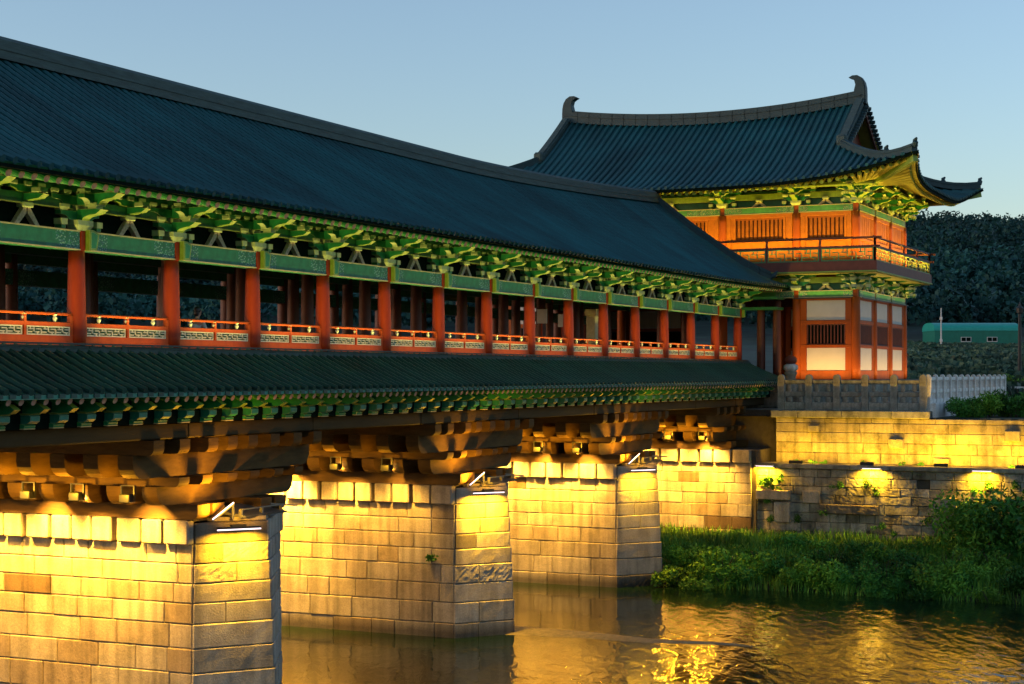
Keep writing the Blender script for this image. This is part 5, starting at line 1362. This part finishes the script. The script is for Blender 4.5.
o = put('weed_tuft', cloud_mesh('weed_tuft', leaf_cloud(200, 98, .35, .35, .7, .08, lump=4), 'leaf'), None, (60.9, 22.25, -8.05)); tag(o, 'leafy weed growing at the water line against the farthest pier nose', 'weed')
o = put('weed_tuft', cloud_mesh('weed_tuft', leaf_cloud(90, 97, .2, .2, .3, .06, lump=3), 'leafdark'), None, (46.4, 24.2, -5.75)); tag(o, 'tiny dark weed growing out of the side of the middle pier', 'weed')

# ------------------------------------------------------------------ the person seated behind the railing
def skinned(name, joints, edges, mat, parent, sub=2):
    me = bpy.data.meshes.new(name); L = wloc(parent)
    me.from_pydata([tuple(Vector(j[0])-L) for j in joints], edges, []); o = bpy.data.objects.new(name, me); COL.objects.link(o); o.parent = parent
    me.materials.append(M[mat]); m_ = o.modifiers.new('skin', 'SKIN'); m_.use_smooth_shade = True
    for v, j in zip(me.skin_vertices[0].data, joints): v.radius = (j[1], j[1] if len(j) < 3 else j[2])
    me.skin_vertices[0].data[0].use_root = True
    s = o.modifiers.new('sub', 'SUBSURF'); s.levels = sub; s.render_levels = sub; return o
px, py = 35.72, 25.35; SB = DECK+.30
t = thing('wooden_bench', 'low wooden bench behind the railing under the seated person', 'bench', (px, py, DECK))
mb = MB(); mb.box(px-.9, px+.9, py-.2, py+.25, DECK+.25, SB, ch=.015); build('seat', mb, 'deck', t)
for dx in (-.75, .75): mb = MB(); mb.box(px+dx-.05, px+dx+.05, py-.15, py+.2, DECK, DECK+.25); build('leg', mb, 'deck', t)
t = thing('person', 'person with dark hair and white shirt sitting behind the railing of the bridge', 'person', (px, py, SB))
J = [((px-.05, py, SB+.10), .125), ((px-.04, py, SB+.32), .115, .14), ((px+.01, py, SB+.50), .11, .16), ((px+.04, py, SB+.585), .05), ((px+.06, py, SB+.65), .052),
     ((px+.075, py, SB+.74), .082, .078), ((px+.08, py, SB+.825), .07, .066),
     ((px+.02, py-.19, SB+.50), .058), ((px+.12, py-.24, SB+.27), .045), ((px+.34, py-.18, SB+.22), .034), ((px+.42, py-.16, SB+.22), .03),
     ((px+.02, py+.19, SB+.50), .058), ((px+.12, py+.24, SB+.27), .045), ((px+.34, py+.16, SB+.22), .034), ((px+.42, py+.13, SB+.22), .03),
     ((px+.02, py-.10, SB+.09), .085), ((px+.42, py-.12, SB+.13), .066), ((px+.50, py-.12, SB-.24), .045), ((px+.60, py-.12, SB-.27), .035),
     ((px+.02, py+.10, SB+.09), .085), ((px+.42, py+.12, SB+.13), .066), ((px+.50, py+.12, SB-.24), .045), ((px+.60, py+.12, SB-.27), .035)]
E = [(0,1),(1,2),(2,3),(3,4),(4,5),(5,6),(2,7),(7,8),(8,9),(9,10),(2,11),(11,12),(12,13),(13,14),(0,15),(15,16),(16,17),(17,18),(0,19),(19,20),(20,21),(21,22)]
for s, b in ((-1, 10), (1, 14)):
    base = Vector(J[b][0])
    for k, (dy, ln) in enumerate(((-.028, .065), (-.010, .078), (.010, .072), (.028, .056))):
        i = len(J); J.append((tuple(base+Vector((.045, dy, -.004))), .010)); J.append((tuple(base+Vector((.045+ln*.6, dy*1.15, -.014))), .009)); J.append((tuple(base+Vector((.045+ln*.85, dy*1.2, -.04))), .008)); E += [(b, i), (i, i+1), (i+1, i+2)]
    i = len(J); J.append((tuple(base+Vector((.02, -s*.042, 0))), .011)); J.append((tuple(base+Vector((.055, -s*.06, -.01))), .009)); E += [(b, i), (i, i+1)]
body = skinned('body', J, E, 'skin', t)
# head: face details and hair in one piece each
h = Vector((px+.085, py, SB+.775)); mb = MB()
def ell(mb, c, r, n=14, m=9, mi=0, zmin=-1.0):
    k = len(mb.v)
    for i in range(m+1):
        a = math.pi*i/m
        for j in range(n): b = 2*math.pi*j/n; mb.v.append((c[0]+r[0]*math.sin(a)*math.cos(b), c[1]+r[1]*math.sin(a)*math.sin(b), c[2]+r[2]*max(zmin, math.cos(a))))
    for i in range(m):
        for j in range(n): mb.f.append((k+i*n+j, k+i*n+(j+1) % n, k+(i+1)*n+(j+1) % n, k+(i+1)*n+j)); mb.m.append(mi)
ell(mb, h+Vector((-.035, 0, .035)), (.098, .088, .108), zmin=-.45); ell(mb, h+Vector((-.075, 0, -.03)), (.055, .07, .09)); build('hair', mb, 'hair', t, smooth=True)
mb = MB(); ell(mb, h+Vector((.005, 0, -.01)), (.088, .074, .112)); ell(mb, h+Vector((.094, 0, -.015)), (.018, .013, .022), 8, 6)
for s in (-1, 1): ell(mb, h+Vector((-.01, s*.076, -.015)), (.018, .010, .03), 8, 6); ell(mb, h+Vector((.076, s*.03, .012)), (.010, .012, .007), 8, 6, 1)
mb.box(h.x+.070, h.x+.084, h.y-.022, h.y+.022, h.z-.062, h.z-.054, 2); build('face', mb, ['skin', 'hair', 'maroon'], t, smooth=True)
JS = [(j[0], j[1]*1.13)+((j[2]*1.13,) if len(j) > 2 else ()) for j in (J[0], J[1], J[2], J[7], J[8], J[11], J[12])]
skinned('shirt', [JS[0], JS[1], JS[2], JS[3], JS[4], JS[5], JS[6]], [(0,1),(1,2),(2,3),(3,4),(2,5),(5,6)], 'shirt', t)
JT = [(J[0][0], .142)]+[(J[i][0], J[i][1]*1.14) for i in (15, 16, 17, 19, 20, 21)]
skinned('trousers', JT, [(0,1),(1,2),(2,3),(0,4),(4,5),(5,6)], 'trousers', t)
